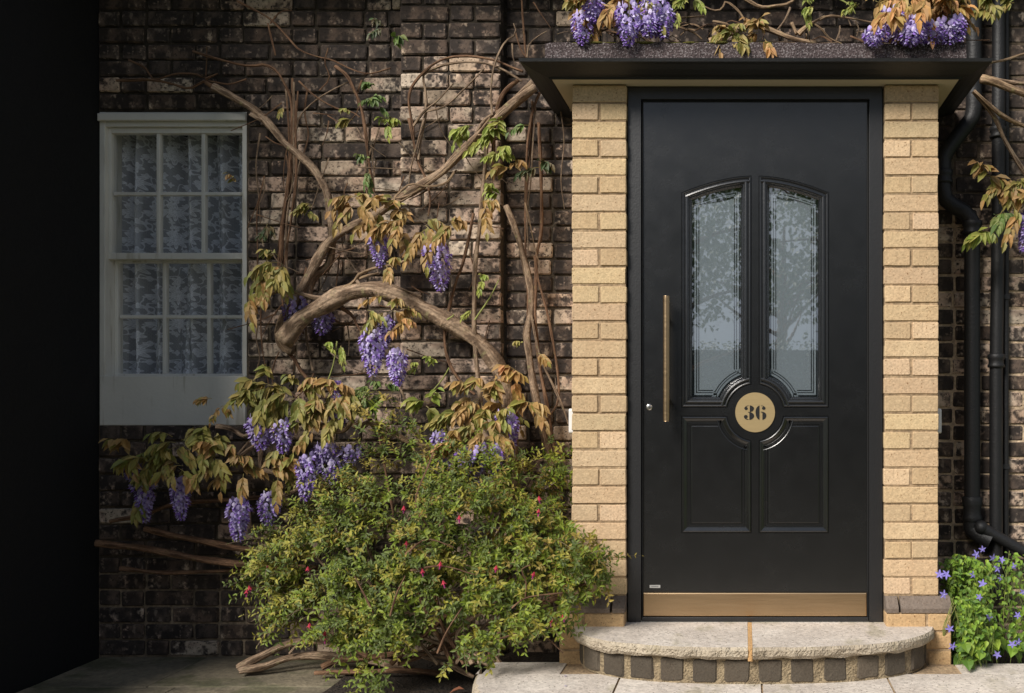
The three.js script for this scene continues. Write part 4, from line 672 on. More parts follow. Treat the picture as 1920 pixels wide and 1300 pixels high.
  for (const [x, y, w, h, n, tone, dz = 0, size] of [
    [672, 385, 60, 26, 5, 'bronze'], [712, 404, 60, 34, 6, 'bronze'], [752, 420, 60, 36, 6, 'bronze'], [800, 428, 60, 30, 5, 'bronze'], [850, 428, 40, 14, 2, 'bronze'], [728, 508, 24, 12, 2, 'bronze', 0, 0.045], [716, 566, 20, 10, 2, 'bronze', 0, 0.045], [736, 590, 50, 24, 4, 'bronze', 0, 0.05], [760, 612, 30, 14, 2, 'orange', 0, 0.045], [700, 590, 24, 14, 2, 'olive', 0, 0.045],
    [484, 524, 50, 22, 4, 'bronze'], [530, 500, 50, 34, 6, 'olive'], [470, 566, 24, 10, 2, 'bronze'], [520, 540, 30, 20, 2, 'olive'], [575, 400, 40, 60, 4, 'olive', -0.06, 0.035], [500, 420, 30, 70, 3, 'dark', -0.06, 0.03],
    [700, 200, 50, 44, 5, 'green', -0.04, 0.036], [728, 240, 30, 20, 3, 'lime', -0.04, 0.034], [692, 325, 24, 34, 3, 'green', -0.06, 0.034], [655, 235, 30, 30, 2, 'olive', -0.05, 0.035], [745, 88, 10, 10, 1, 'green', 0, 0.05], [715, 60, 30, 20, 2, 'dark', 0, 0.035], [530, 205, 20, 14, 1, 'olive', -0.05, 0.03],
    [500, 735, 90, 44, 10, 'olive'], [560, 745, 80, 44, 8, 'olive'], [612, 748, 70, 40, 7, 'bronze'], [650, 728, 50, 24, 5, 'olive'], [600, 790, 60, 40, 6, 'bronze'], [640, 775, 50, 40, 4, 'olive'], [470, 770, 50, 30, 4, 'olive'], [560, 800, 40, 30, 3, 'olive'], [612, 660, 30, 20, 2, 'lime', 0, 0.034], [640, 650, 24, 24, 2, 'lime', 0, 0.034], [680, 745, 60, 30, 5, 'green', 0, 0.034], [720, 745, 40, 30, 4, 'green', 0, 0.034],
    [900, 750, 70, 30, 9, 'bronze'], [930, 768, 50, 30, 5, 'bronze'], [964, 712, 30, 20, 4, 'orange'], [905, 800, 80, 30, 8, 'olive', 0.04], [920, 812, 60, 26, 6, 'bronze', 0.06], [806, 770, 40, 20, 4, 'lime'], [850, 836, 36, 14, 3, 'orange', 0.06], [995, 770, 30, 20, 3, 'bronze'], [870, 790, 40, 30, 4, 'olive'],
    [330, 842, 70, 40, 9, 'olive'], [375, 850, 70, 40, 9, 'olive'], [290, 868, 60, 40, 6, 'olive'], [420, 862, 50, 34, 6, 'bronze'], [450, 886, 50, 30, 5, 'bronze'], [340, 884, 50, 24, 4, 'bronze'], [520, 888, 60, 30, 5, 'bronze'], [265, 920, 30, 30, 3, 'olive'], [240, 860, 40, 30, 3, 'bronze'], [560, 865, 30, 20, 2, 'olive'], [415, 768, 40, 12, 2, 'bronze', 0, 0.035], [385, 758, 24, 6, 1, 'bronze', 0, 0.03], [440, 355, 16, 10, 1, 'bronze', 0, 0.03],
    [882, 246, 26, 6, 2, 'lime', 0, 0.05], [930, 268, 40, 26, 4, 'lime'], [944, 296, 30, 14, 3, 'lime', 0, 0.05], [960, 328, 30, 10, 2, 'bronze', 0, 0.05], [910, 388, 36, 16, 3, 'bronze', 0, 0.05], [930, 380, 24, 12, 2, 'lime', 0, 0.045], [1005, 322, 30, 14, 2, 'dark', 0, 0.05], [972, 245, 20, 10, 1, 'green', 0, 0.04], [905, 530, 40, 14, 2, 'lime', 0, 0.032], [880, 590, 20, 10, 1, 'lime', 0, 0.03], [780, 700, 30, 14, 2, 'lime', 0, 0.03], [810, 690, 20, 14, 1, 'lime', 0, 0.03], [975, 660, 20, 10, 1, 'olive', 0, 0.03], [1010, 670, 20, 10, 1, 'bronze', 0, 0.04]
  ]) k.spray(x, y, w, h, n, tone, Z + dz, (size ?? 0.058) * 0.86, 0.088 * (size ?? 0.058) / 0.05);
  for (const [x0, y0, x1, y1] of [[890, 600, 935, 525], [838, 600, 850, 590], [632, 640, 602, 745], [842, 690, 800, 745]]) k.stem([[x0, y0], [(x0 + x1) / 2 + 6, (y0 + y1) / 2 - 4], [x1, y1]], Z, 3, 2, M.twigGreen, 'young_shoot');
  // flowers
  for (const [x, y0, y1, w, dz, pale] of [[710, 440, 500, 32, 0, 0.85], [815, 456, 544, 52, 0.02, 0.9], [700, 622, 702, 48, 0.02, 0.95], [742, 660, 722, 34, 0.02, 0.9], [556, 562, 628, 46, -0.08, 0.5], [604, 585, 625, 40, -0.08, 0.5], [488, 782, 842, 50, 0.02, 0.9], [528, 790, 848, 38, 0.03, 0.9], [578, 855, 938, 40, 0.03, 0.85], [612, 836, 866, 44, 0, 0.55], [622, 864, 904, 44, 0, 0.5], [660, 840, 868, 40, 0, 0.5], [336, 900, 974, 30, 0, 0.8], [268, 892, 978, 34, -0.02, 0.6], [446, 936, 1014, 38, 0.03, 0.9], [506, 926, 984, 40, 0.02, 0.85], [900, 838, 908, 44, 0.1, 0.95], [872, 842, 892, 28, 0.09, 0.9], [934, 836, 890, 26, 0.09, 0.9], [958, 782, 852, 24, 0.06, 0.85], [830, 866, 890, 30, 0.06, 0.8], [824, 815, 842, 26, 0.06, 0.8], [725, 600, 640, 26, -0.02, 0.5], [632, 770, 800, 30, -0.03, 0.7], [945, 775, 810, 36, 0.04, 0.85], [244, 866, 900, 26, -0.02, 0.5]]) k.flower(x, y0, y1, w, Z + dz, pale);
  const pk = mesh('flower_bud', raceme(0.08, 0.035, R, 1), M.petal, g); pk.rotation.z = Math.PI; pk.position.copy(on(633, 752, Z + 0.03));
  // cut limbs lying along the paving
  k.stem([[446, 1253, 0.22], [491, 1230, 0.2], [530, 1212, 0.16], [564, 1203, 0.14], [620, 1202, 0.14], [700, 1206, 0.14]], z, 13, 12, M.bark); k.stem([[449, 1258, 0.24], [491, 1251, 0.22], [543, 1234, 0.18], [600, 1230, 0.16], [690, 1238, 0.2], [760, 1250, 0.22]], z, 12, 14, M.bark);
  k.stem([[603, 1252, 0.26], [628, 1240, 0.24], [678, 1236, 0.22], [740, 1226, 0.2]], z, 10, 11, M.barkBrown); k.stem([[590, 1262, 0.28], [680, 1260, 0.28], [760, 1258, 0.3], [830, 1264, 0.3]], z, 9, 10, M.barkBrown); k.stem([[640, 1218, 0.16], [680, 1226, 0.2], [690, 1232, 0.22]], z, 14, 12, M.barkBrown); k.stem([[840, 1242, 0.4], [860, 1256, 0.42], [888, 1270, 0.42]], z, 9, 7, M.bark); k.stem([[542, 1226, 0.2], [570, 1196, 0.2], [598, 1180, 0.2]], z, 4, 2, M.bark, 'twig');
}
{
  const g = thing('wisteria_vine', 'wisteria with bronze leaves and lilac flowers sprawling on the porch canopy', 'vine'), k = vineKit(g, 5), z = 0.02, R = k.R;
  k.stem([[1330, 78], [1344, 74], [1382, 58], [1404, 43], [1427, 50], [1468, 65], [1498, 76], [1530, 82]], z, 12, 10, M.barkPale, 'trunk');
  k.stem([[1380, -14], [1400, 0], [1427, 13], [1454, 12], [1481, 5], [1500, -14]], z, 8, 6, M.barkPale); k.stem([[1482, 14], [1472, 38], [1458, 56]], z, 5, 5, M.bark); k.stem([[1497, 64], [1514, 49], [1526, 42], [1546, 30]], z, 10, 4, M.barkPale); k.stem([[1484, 42], [1490, 54], [1494, 64]], z, 6, 8, M.barkPale);
  k.stem([[1522, 41], [1542, 56], [1554, 70], [1578, 82]], z, 4, 3, M.barkPale); k.stem([[1535, 38], [1552, 31], [1595, 34], [1650, 44], [1700, 40]], z, 4, 3, M.barkPale); k.stem([[1604, 40], [1610, 55], [1606, 68]], z, 3, 2, M.bark); k.stem([[1575, 48], [1574, 60], [1568, 76]], z, 3.5, 3, M.bark); k.stem([[1594, 68], [1612, 74], [1630, 84]], z, 4, 3, M.barkBrown); k.stem([[1726, 82], [1750, 76], [1790, 74], [1830, 75], [1856, 75]], z, 3.5, 1.5, M.barkBrown); k.stem([[1440, 80], [1470, 78], [1510, 82], [1570, 80]], z + 0.06, 3, 2, M.bark);
  k.stem([[1060, -6], [1072, 14], [1080, 30]], z, 2, 2, M.barkBrown, 'twig'); k.stem([[1085, 72], [1120, 60], [1160, 46], [1250, 36], [1320, 30]], z, 5, 3, M.bark); k.stem([[1196, 62], [1215, 76], [1226, 84]], z, 7, 6, M.bark); k.stem([[1195, 26], [1220, 50], [1250, 70], [1262, 84]], z, 4, 3, M.barkBrown); k.stem([[1262, 48], [1300, 60], [1316, 74]], z, 4, 3, M.barkPale); k.stem([[1336, 40], [1360, 44], [1382, 58], [1394, 78], [1402, 94, 0.12]], z, 4, 3.5, M.barkPale); k.stem([[1398, 40], [1384, 20], [1360, 4], [1354, 16], [1340, 20], [1316, 10]], z, 4, 3, M.barkPale); k.stem([[1080, 60], [1086, 76], [1092, 84]], z, 3, 2, M.bark);
  for (let i = 0; i < 46; i++) { const x = 1090 + R() * 640, y = 46 + R() * 34, l = 20 + R() * 60, a = R() * Math.PI * 2; k.stem([[x, y, (R() - 0.7) * 0.2], [x + Math.cos(a) * l * 0.5, Math.min(80, y + Math.sin(a) * l * 0.25 - 8), (R() - 0.7) * 0.2], [x + Math.cos(a) * l, Math.min(81, y + Math.sin(a) * l * 0.45), (R() - 0.7) * 0.2]], z, 3, 1.8, [M.bark, M.barkBrown, M.barkPale][i % 3], 'twig'); }
  for (const [x, y, w, h, n, tone, size] of [[1130, 6, 70, 24, 9, 'orange'], [1105, 20, 30, 20, 3, 'olive'], [1160, 30, 60, 20, 3, 'orange', 0.05], [1200, 2, 40, 14, 4, 'olive'], [1115, 30, 24, 16, 3, 'bronze'], [1290, 4, 50, 16, 4, 'lime', 0.035], [1270, 28, 24, 14, 3, 'lime', 0.035], [1345, 72, 24, 8, 3, 'bronze', 0.05], [1378, 76, 30, 10, 4, 'olive', 0.05], [1420, 66, 30, 14, 4, 'bronze', 0.05], [1436, 80, 16, 10, 1, 'orange', 0.045], [1512, 20, 14, 24, 4, 'lime', 0.032], [1600, 24, 16, 8, 2, 'lime', 0.03], [1655, 40, 34, 14, 4, 'orange', 0.055], [1680, 46, 30, 10, 3, 'bronze', 0.055], [1700, 8, 70, 20, 10, 'orange'], [1740, 16, 60, 26, 9, 'orange'], [1772, 22, 40, 30, 7, 'bronze', 0.06], [1785, 40, 30, 14, 4, 'orange', 0.06], [1645, 8, 30, 10, 3, 'bronze'], [1830, -4, 40, 10, 3, 'olive'], [1850, 14, 30, 14, 3, 'olive', 0.05], [1890, 14, 30, 14, 3, 'olive', 0.045]]) k.spray(x, y, w, h, n, tone, z + 0.06, (size ?? 0.06) * 0.82, 0.075 * (size ?? 0.06) / 0.05);
  for (const [x, y, w, n] of [[1700, -4, 60, 4], [1745, 0, 50, 4], [1775, 16, 20, 2], [1660, 30, 20, 2], [1130, -4, 60, 3], [1150, 16, 20, 1]]) k.spray(x, y, w, 20, n, 'orange', z + 0.17, 0.05, 0.08);
  for (const [x, y0, y1, w] of [[1092, 28, 82, 38], [1180, 10, 82, 48], [1226, -10, 64, 46], [1248, 20, 70, 30], [1112, 2, 40, 32], [1215, 40, 66, 30], [1640, 58, 82, 40], [1672, 20, 60, 40], [1690, 50, 82, 50], [1722, 36, 82, 48], [1748, 46, 82, 46], [1778, 40, 82, 44], [1796, 36, 76, 26], [1706, 60, 82, 40]]) k.flower(x, y0, y1, w * 1.1, z + 0.1 + R() * 0.05, 1);
  k.stem([[1570, -4], [1596, 12], [1604, 26]], z, 3, 2, M.twigGreen, 'young_shoot'); k.stem([[1790, 18], [1820, 30], [1850, 26], [1880, 12], [1906, -4]], z, 3, 2, M.twigGreen, 'young_shoot');
}
{
  const g = thing('wisteria_vine', 'bare cut wisteria limbs with a few leaves over the downpipes', 'vine'), k = vineKit(g, 7), z = -0.33;
  k.stem([[1838, 148, 0.06], [1860, 152, 0.06], [1890, 164, 0.06], [1930, 178, 0.06], [2040, 200, 0.04]], z, 14, 14, M.barkPale, 'trunk'); k.stem([[1850, 144, 0.05], [1890, 154, 0.05], [1940, 158, 0.05], [2040, 160, 0.04]], z, 7, 7, M.bark); k.stem([[1826, 170, 0.08], [1850, 192, 0.08], [1878, 216, 0.08], [1930, 240, 0.06], [2020, 270, 0.04]], z, 8, 9, M.barkPale); k.stem([[1824, 172, 0.07], [1846, 196, 0.06], [1866, 222, 0.05], [1884, 262, 0.04], [1906, 300, 0.03], [1940, 350, 0.02]], z, 7, 9, M.bark);
  k.stem([[1813, 119, 0.36], [1850, 118, 0.3], [1886, 112, 0.2], [1930, 98, 0.1]], z, 4, 5, M.barkPale);
  for (const [x, y, w, h, n, tone, size] of [[1862, 340, 50, 10, 3, 'bronze', 0.055], [1886, 352, 50, 14, 4, 'bronze', 0.055], [1914, 350, 30, 14, 3, 'olive', 0.05], [1868, 376, 40, 12, 2, 'bronze', 0.05], [1836, 450, 16, 14, 2, 'lime', 0.05], [1858, 430, 20, 14, 1, 'green', 0.045], [1880, 400, 30, 10, 1, 'green', 0.05], [1915, 390, 20, 20, 2, 'bronze', 0.05]]) k.spray(x, y, w, h, n, tone, z + 0.08, size, 0.1);
  k.flower(1926, 400, 470, 30, z + 0.08, 0.7);
}

// ---------------------------------------------------------------- fuchsia bush
{
  const g = thing('fuchsia_bush', 'rounded small leaved green bush with tiny red flowers beside the doorstep', 'bush'), R = rng(21);
  const lobes = [];          // [photo x, photo y, half width, half height, z]
  const add = (x, y, w, h, zz) => lobes.push([x, y, w, h, zz]);
  for (const [x, y, w, h, zz] of [[560, 1010, 70, 50, -0.2], [530, 1080, 60, 50, -0.15], [600, 940, 70, 50, -0.25], [680, 880, 70, 50, -0.28], [760, 850, 70, 45, -0.28], [840, 880, 70, 50, -0.2], [920, 900, 70, 50, -0.2], [1000, 890, 60, 50, -0.25], [1030, 940, 50, 60, -0.2], [660, 960, 80, 60, -0.1], [750, 940, 80, 60, -0.05], [840, 960, 80, 60, 0.0], [930, 970, 80, 60, 0.0], [1010, 1000, 60, 60, 0.02], [600, 1040, 80, 60, -0.05], [690, 1050, 80, 60, 0.05], [780, 1040, 80, 60, 0.1], [870, 1060, 80, 60, 0.1], [960, 1060, 80, 60, 0.1], [1040, 1060, 60, 60, 0.1], [1090, 1050, 45, 50, 0.12], [1105, 1090, 36, 40, 0.14], [560, 1120, 70, 50, -0.05], [640, 1130, 80, 55, 0.08], [700, 1160, 60, 60, 0.12], [780, 1120, 70, 50, 0.15], [860, 1120, 60, 40, 0.16], [940, 1120, 60, 40, 0.16], [1020, 1120, 60, 40, 0.16], [520, 1150, 40, 40, -0.05], [620, 1180, 50, 30, 0.1], [690, 1220, 50, 40, 0.16], [740, 1180, 50, 40, 0.16], [720, 1262, 30, 30, 0.2], [900, 1210, 50, 26, 0.22], [960, 1180, 50, 26, 0.2], [1020, 1160, 40, 20, 0.18], [860, 1240, 24, 18, 0.26], [1040, 870, 40, 50, -0.28], [720, 800, 50, 30, -0.3], [700, 760, 40, 24, -0.32], [500, 1060, 30, 30, -0.12], [480, 1110, 20, 30, -0.1], [700, 980, 130, 80, -0.3], [880, 990, 150, 80, -0.3], [640, 1080, 110, 70, -0.3], [800, 1110, 130, 80, -0.25], [960, 1080, 100, 80, -0.3], [620, 910, 60, 40, -0.32], [1040, 1000, 40, 90, -0.3]]) add(x, y, w, h, zz);
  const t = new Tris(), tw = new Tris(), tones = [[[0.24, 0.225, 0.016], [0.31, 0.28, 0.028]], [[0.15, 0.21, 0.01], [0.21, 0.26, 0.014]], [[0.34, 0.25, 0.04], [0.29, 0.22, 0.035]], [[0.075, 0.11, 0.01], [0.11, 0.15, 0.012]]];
  const mid = on(800, 1060, -0.25);
  for (const [x, y, w, h, zz] of lobes) {
    const area = w * h, n = Math.round(area / (zz < -0.24 ? 100 : 40)), dz = (R() - 0.5) * 0.12, kind = zz < -0.24 && y > 960 ? [3, 3, 3, 1] : x < 620 ? [0, 0, 1, 3] : y > 1100 ? [1, 1, 3, 3, 0] : [0, 1, 2, 3, 1, 3];  // inner lobes take darkest leaves, so hollow shade is put into leaf colour
    for (let i = 0; i < n; i++) {
      const a = R() * 6.283, q = Math.sqrt(R()), b = on(x + Math.cos(a) * q * w * 0.86, y + Math.sin(a) * q * h * 0.86, zz + dz + (R() - 0.5) * 0.12 + 0.06 * (1 - q));
      if (zz > -0.24 && vnoise(b.x * 11 + 60, b.y * 14 + 60, 9999, 9999, 41) < 0.36) continue;
      if (b.x > -0.76 && b.z < 0.055) b.z = 0.06 + R() * 0.07;
      const dir = b.clone().sub(mid).normalize().multiplyScalar(0.7).add(V((R() - 0.5) * 1.5, 0.25 + (R() - 0.5) * 1.3, 0.35 + (R() - 0.5) * 1.2)).normalize();
      const set = tones[kind[Math.floor(R() * kind.length)]], far = q > 0.8 && R() < 0.4, L = 0.05 + R() * (far ? 0.13 : 0.08), pairs = 4 + Math.floor(R() * 3) + (far ? 2 : 0), bend = V((R() - 0.5) * 0.5, -0.35 * R(), 0);
      let s = new THREE.Vector3().crossVectors(dir, V(R() - 0.5, R() - 0.5, R() - 0.5)).normalize();
      const at = (k) => b.clone().addScaledVector(dir, L * k).addScaledVector(bend, L * k * k), wd = 0.0009, brown = [0.2, 0.13, 0.07];
      for (let j = 0; j < 2; j++) { const p = at(j / 2), e = at((j + 1) / 2); tw.quad(p.clone().addScaledVector(s, wd), p.clone().addScaledVector(s, -wd), e.clone().addScaledVector(s, -wd), e.clone().addScaledVector(s, wd), brown); }
      for (let j = 0; j < pairs; j++) {
        const kk = 0.15 + 0.85 * j / (pairs - 0.5), p = at(kk), len = (0.031 - 0.013 * kk) * (0.7 + R() * 0.6); s = s.clone().applyAxisAngle(dir, 1.57 + (R() - 0.5) * 0.6);
        for (const sg of [-1, 1]) { const dd = s.clone().multiplyScalar(sg * 0.8).addScaledVector(dir, 0.7).add(V(0, -0.12, 0)).normalize(), c = set[Math.floor(R() * 2)], m = 0.75 + R() * 0.5; const nn = dir.clone().addScaledVector(V(0, 1, 0.4), 0.7).normalize(); if (Math.abs(nn.dot(dd)) > 0.97) continue; blade(t, p, dd, nn, len, len * 0.38, 0.2 + R() * 0.2, 0.3, [c[0] * m, c[1] * m, c[2] * m]); }
      }
    }
  }
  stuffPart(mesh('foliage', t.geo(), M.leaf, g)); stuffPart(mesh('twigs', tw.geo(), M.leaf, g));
  let id = 9000;
  const st = (pts, w, mat = M.bark) => mesh('stem', tube(pts.map(([x, y, z]) => on(x, y, z)), pts.map((_, i) => mix(w, w * 0.5, i / pts.length) * 0.0012), 6, id++), mat, g);
  for (let i = 0; i < 26; i++) { const x = 640 + R() * 380, l = lobes[Math.floor(R() * lobes.length)]; st([[720 + R() * 220, 1246, -0.02 + R() * 0.1], [mix(800, l[0], 0.4), mix(1246, l[1], 0.4), mix(0, l[4], 0.4) - 0.05], [l[0], l[1], l[4]]], 5 + R() * 4, R() < 0.5 ? M.bark : M.barkBrown); }
  for (const p of [[[812, 850, 0.05], [800, 880, 0.16], [780, 930, 0.2], [780, 955, 0.2], [800, 985, 0.18]], [[740, 1010, 0.18], [770, 970, 0.2]], [[760, 1040, 0.22], [800, 1012, 0.24], [850, 1026, 0.22]], [[770, 1070, 0.24], [830, 1062, 0.24], [890, 1078, 0.22]], [[960, 1140, 0.26], [985, 1122, 0.28], [1055, 1112, 0.26]], [[985, 1120, 0.26], [986, 1090, 0.26], [978, 1068, 0.26], [994, 1060, 0.26]], [[920, 1205, 0.26], [960, 1190, 0.28], [984, 1176, 0.26]], [[1010, 1180, 0.22], [1040, 1210, 0.24], [1056, 1225, 0.24]], [[820, 1225, 0.26], [840, 1180, 0.28], [866, 1140, 0.26]], [[700, 1150, 0.22], [680, 1110, 0.22], [664, 1080, 0.2]], [[1000, 960, 0.06], [1024, 952, 0.04], [1040, 966, 0.02]], [[730, 1160, 0.24], [745, 1110, 0.26], [760, 1080, 0.24]]]) st(p, 3.4, M.barkBrown);
  const red = new Tris(); for (let i = 0; i < 5; i++) { const a = i * 1.2566, d = V(Math.cos(a) * 0.35, -1, Math.sin(a) * 0.35).normalize(); blade(red, V(0, 0, 0), d, V(Math.cos(a), 0.2, Math.sin(a)), 0.022, 0.009, -0.25, -0.4, [0.55, 0.03, 0.07]); } for (let i = 0; i < 3; i++) { const a = i * 2.09; blade(red, V(0, -0.008, 0), V(Math.cos(a) * 0.12, -1, Math.sin(a) * 0.12).normalize(), V(Math.cos(a), 0, Math.sin(a)), 0.026, 0.008, 0, -0.5, [0.45, 0.04, 0.25]); }
  const rg = red.geo();
  for (const [x, y, z] of [[462, 1105, 0.02], [502, 1060, 0.02], [577, 1062, 0.06], [580, 1168, 0.16], [609, 1184, 0.2], [608, 1192, 0.2], [757, 948, 0.18], [861, 966, 0.2], [830, 1088, 0.28], [826, 1053, 0.26], [791, 1066, 0.26], [1010, 954, 0.16], [1010, 930, 0.12], [1042, 1157, 0.26], [1037, 1160, 0.26], [1054, 1152, 0.26], [466, 1098, 0.02], [762, 1014, 0.2], [1002, 1072, 0.2], [931, 1060, 0.22]]) { const m = mesh('red_flower', rg, M.petal, g); m.position.copy(on(x, y, z)); m.rotation.set((R() - 0.5) * 0.6, R() * 6, (R() - 0.5) * 0.7); }
}

// ---------------------------------------------------------------- bellflowers by the right pillar
{
  const R = rng(33), specs = [['low clump of bellflowers with big heart shaped leaves beside the pillar plinth', 1800, 1180, 60, 60, 0.0], ['tallest clump of bright green bellflowers under the waste pipe', 1890, 1130, 80, 95, -0.08], ['shaded bellflowers against the brick wall above the plinth', 1800, 1090, 50, 50, -0.25]];
  const star = new Tris(); for (let i = 0; i < 5; i++) { const a = i * 1.2566; blade(star, V(0, 0, 0), V(Math.cos(a), Math.sin(a), 0.25).normalize(), V(0, 0, 1), 0.019, 0.0085, 0.25, 0.3, [0.3, 0.25, 0.72]); } blade(star, V(0, 0, 0.002), V(0, 0, 1), V(0, 1, 0), 0.008, 0.003, 0, 0, [0.6, 0.6, 0.5]); const sg = star.geo();
  for (const [label, cx, cy, w, h, z] of specs) {
    const g = thing('bellflower_plant', label, 'plant', [0, 0, 0], 'bellflowers by the pillar'), t = new Tris(), st = new Tris();
    for (let i = 0; i < 760; i++) {
      const a = R() * 6.283, q = Math.sqrt(R()), b = on(cx + Math.cos(a) * q * w * 1.15, cy + Math.sin(a) * q * h, z + (R() - 0.5) * 0.22 + 0.05); b.y = Math.max(b.y, 0.09); if (b.x < 0.815) b.x = 0.815 + R() * 0.08; b.z = Math.max(b.z, WALL + 0.04);
      const big = b.y < 0.24 && R() < 0.4, len = (big ? 0.042 : 0.022) * (0.7 + R() * 0.6), br = 0.75 + R() * 0.5, c = R() < 0.6 ? [0.17, 0.29, 0.02] : R() < 0.5 ? [0.26, 0.36, 0.03] : [0.09, 0.18, 0.02];
      const d = V((R() - 0.5) * 1.6, (R() - 0.65) * 1.4, 0.3 + R() * 0.8).normalize(), n = V((R() - 0.5) * 0.8, 0.7 + R() * 0.5, 0.6).normalize(); blade(t, b, d, n, len, len * (big ? 0.95 : 0.7), 0.2 + R() * 0.3, 0.2 + R() * 0.3, [c[0] * br, c[1] * br, c[2] * br], 0.28, 0.62);
      if (i % 3 === 0) { const e = b.clone().add(V((R() - 0.5) * 0.08, -0.05 - R() * 0.08, -0.02)), wd = V(0.0009, 0, 0); st.quad(b.clone().add(wd), b.clone().sub(wd), e.clone().sub(wd), e.clone().add(wd), [0.2, 0.26, 0.06]); }
    }
    stuffPart(mesh('foliage', t.geo(), M.leaf, g)); stuffPart(mesh('leaf_stalks', st.geo(), M.leaf, g));
    for (let i = 0; i < 7; i++) { const x = cx + (R() - 0.5) * w * 1.4, top = cy - h * (0.5 + R() * 0.7); mesh('stem', tube([on(x, cy + h * 0.8, z), on(x + (R() - 0.5) * 30, cy, z + 0.06), on(x + (R() - 0.5) * 60, top, z + 0.1)], [0.0022, 0.0018, 0.0012], 5, 7000 + i), M.twigGreen, g); }
    const spots = cx === 1890 ? [[1842, 1030, -0.02], [1861, 1046, 0.0], [1878, 1050, 0.0], [1870, 1066, 0.02], [1876, 1084, 0.06], [1918, 1110, 0.1], [1842, 1095, 0.06], [1909, 1204, 0.12], [1898, 1208, 0.12], [1908, 1154, 0.12], [1900, 1062, 0.02]] : cx === 1800 && cy > 1100 ? [[1769, 1115, 0.1], [1836, 1120, 0.08], [1854, 1157, 0.1], [1786, 1212, 0.12], [1781, 1179, 0.1], [1870, 1228, 0.1]] : [[1762, 1077, 0.02], [1774, 1078, 0.02], [1824, 1078, 0.0], [1830, 1040, -0.1]];
    for (const [x, y, zz] of spots) { const m = mesh('star_flower', sg, M.petal, g); m.position.copy(on(x, y, zz)); m.rotation.set((R() - 0.5) * 0.7, (R() - 0.5) * 0.9, R() * 6); m.scale.setScalar(0.8 + R() * 0.35); }
  }
}
// ---------------------------------------------------------------- litter
{
  const R = rng(44);
  const drop = (x, y, z, label, col, len, name) => { const t = new Tris(); blade(t, V(0, 0, 0), V(Math.cos(x), 0.06, Math.sin(x)).normalize(), V(0, 1, 0), len, len * 0.6, 0.35, 0.5, col); const m = mesh(name, t.geo(), M.leaf); m.position.set(...on(x, y, z).toArray()); m.userData = { label, category: name === 'petal' ? 'petal' : 'leaf', group: 'litter' }; };
  drop(870, 1284, 0.1, 'curled rust brown dead leaf on soil left of the lower step', [0.28, 0.1, 0.05], 0.06, 'fallen_leaf');
  drop(1060, 1260, 0.24, 'single violet petal on the lower step near the pillar plinth', [0.3, 0.24, 0.6], 0.018, 'petal'); drop(1060, 1285, 0.36, 'violet petal on the lower step nearest the front of its slab', [0.36, 0.3, 0.66], 0.016, 'petal');
  for (const n of ['fallen_leaf', 'petal', 'petal_001']) { const m = scene.getObjectByName(n); m.position.y = n === 'fallen_leaf' ? 0.04 : LOW_TOP + 0.004; }
}

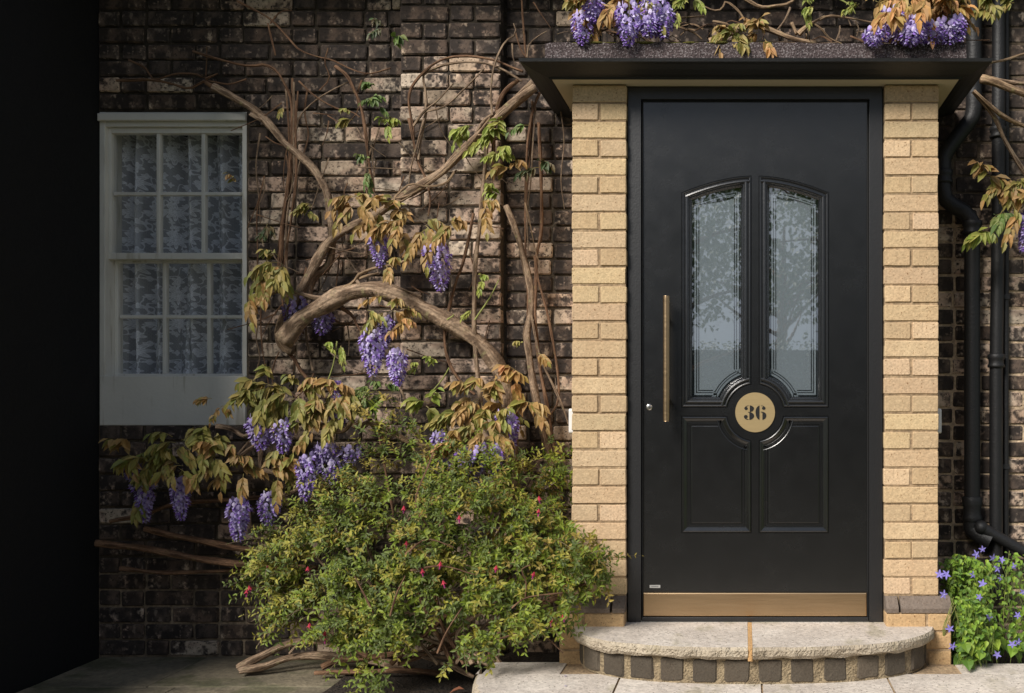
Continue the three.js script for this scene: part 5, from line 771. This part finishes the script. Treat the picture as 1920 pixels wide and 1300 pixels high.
// ---------------------------------------------------------------- front garden behind the viewer, mirrored in the glass
{
  function tree(label, x, z, H, crownY, rx, ry, seed) {
    const g = thing('garden_tree', label, 'tree', [x, -0.03, z], 'trees across the front garden'), R = rng(seed), tr = [], t = new Tris();
    const lean = (R() - 0.5) * 0.5; tr.push(tube([V(0, 0, 0), V(lean * 0.3, H * 0.2, 0), V(lean, H * 0.45, 0.1), V(lean * 1.2, H * 0.8, 0)], [0.19, 0.15, 0.11, 0.03], 9, seed));
    for (let i = 0; i < 16; i++) { const y = H * (0.26 + 0.5 * R()), a = R() * 6.28, l = rx * (0.6 + R() * 0.5), p = V(lean * y / H * 1.8, y, 0); const m = p.clone().add(V(Math.cos(a) * l * 0.5, l * 0.25, Math.sin(a) * l * 0.5)), e = p.clone().add(V(Math.cos(a) * l, l * (0.2 + R() * 0.5), Math.sin(a) * l)); tr.push(tube([p, m, e], [0.06, 0.035, 0.012], 6, seed + i + 1)); }
    mesh('trunk', mergeGeometries(tr), M.barkBrown, g);
    for (let c = 0; c < 58; c++) { const a = R() * 6.28, q = Math.pow(R(), 0.4), v = (R() - 0.5) * 2, cc = V(Math.cos(a) * rx * q * Math.sqrt(1 - v * v * 0.8), crownY + v * ry, Math.sin(a) * rx * q * Math.sqrt(1 - v * v * 0.8)), cr = 0.3 + R() * 0.35;
      for (let i = 0; i < 75; i++) { const p = cc.clone().add(V(R() - 0.5, (R() - 0.5) * 0.8, R() - 0.5).multiplyScalar(cr * 2)), d = V(R() - 0.5, R() - 0.7, R() - 0.5).normalize(), m = 0.7 + R() * 0.6; blade(t, p, d, V(R() - 0.5, 1, R() - 0.5), 0.11, 0.07, 0.2, 0.2, [0.085 * m, 0.12 * m, 0.028 * m]); } }
    stuffPart(mesh('crown', t.geo(), M.leaf, g));
  }
  tree('spreading leafy tree mirrored in the handle side door pane', -1.5, 12.5, 5.3, 3.9, 1.9, 1.25, 301);
  tree('thin leafy tree mirrored in the right hand door pane', 2.3, 12.0, 5.4, 3.9, 1.8, 1.35, 401);
  tree('broad tree farther back between the two mirrored trees', 0.7, 18.5, 6.6, 4.9, 2.2, 1.5, 501);
  tree('leafy tree standing across the garden from the sash window', -6.5, 13.5, 6.2, 4.3, 2.2, 1.8, 601);
  const g = thing('garden_hedge', 'clipped green hedge along the far side of the front garden', 'hedge', [0, -0.03, 14.5]), R = rng(70), t = new Tris();
  mesh('hedge_core', bx(-12, 12, 0, 2.1, -0.35, 0.35, 1), std({ color: lin(0.02, 0.03, 0.012), roughness: 1 }), g);
  for (let i = 0; i < 15000; i++) { const top = R() < 0.2, p = V((R() - 0.5) * 24, top ? 2.1 + R() * 0.2 : R() * 2.2, top ? (R() - 0.5) * 0.8 : -0.36 - R() * 0.1), d = V(R() - 0.5, R() - 0.5, -R()).normalize(), m = 0.7 + R() * 0.6; blade(t, p, d, V(R() - 0.5, 1, -0.5), 0.07, 0.045, 0.2, 0.2, [0.05 * m, 0.085 * m, 0.02 * m]); }
  stuffPart(mesh('hedge_leaves', t.geo(), M.leaf, g));
}

renderer.render(scene, camera);
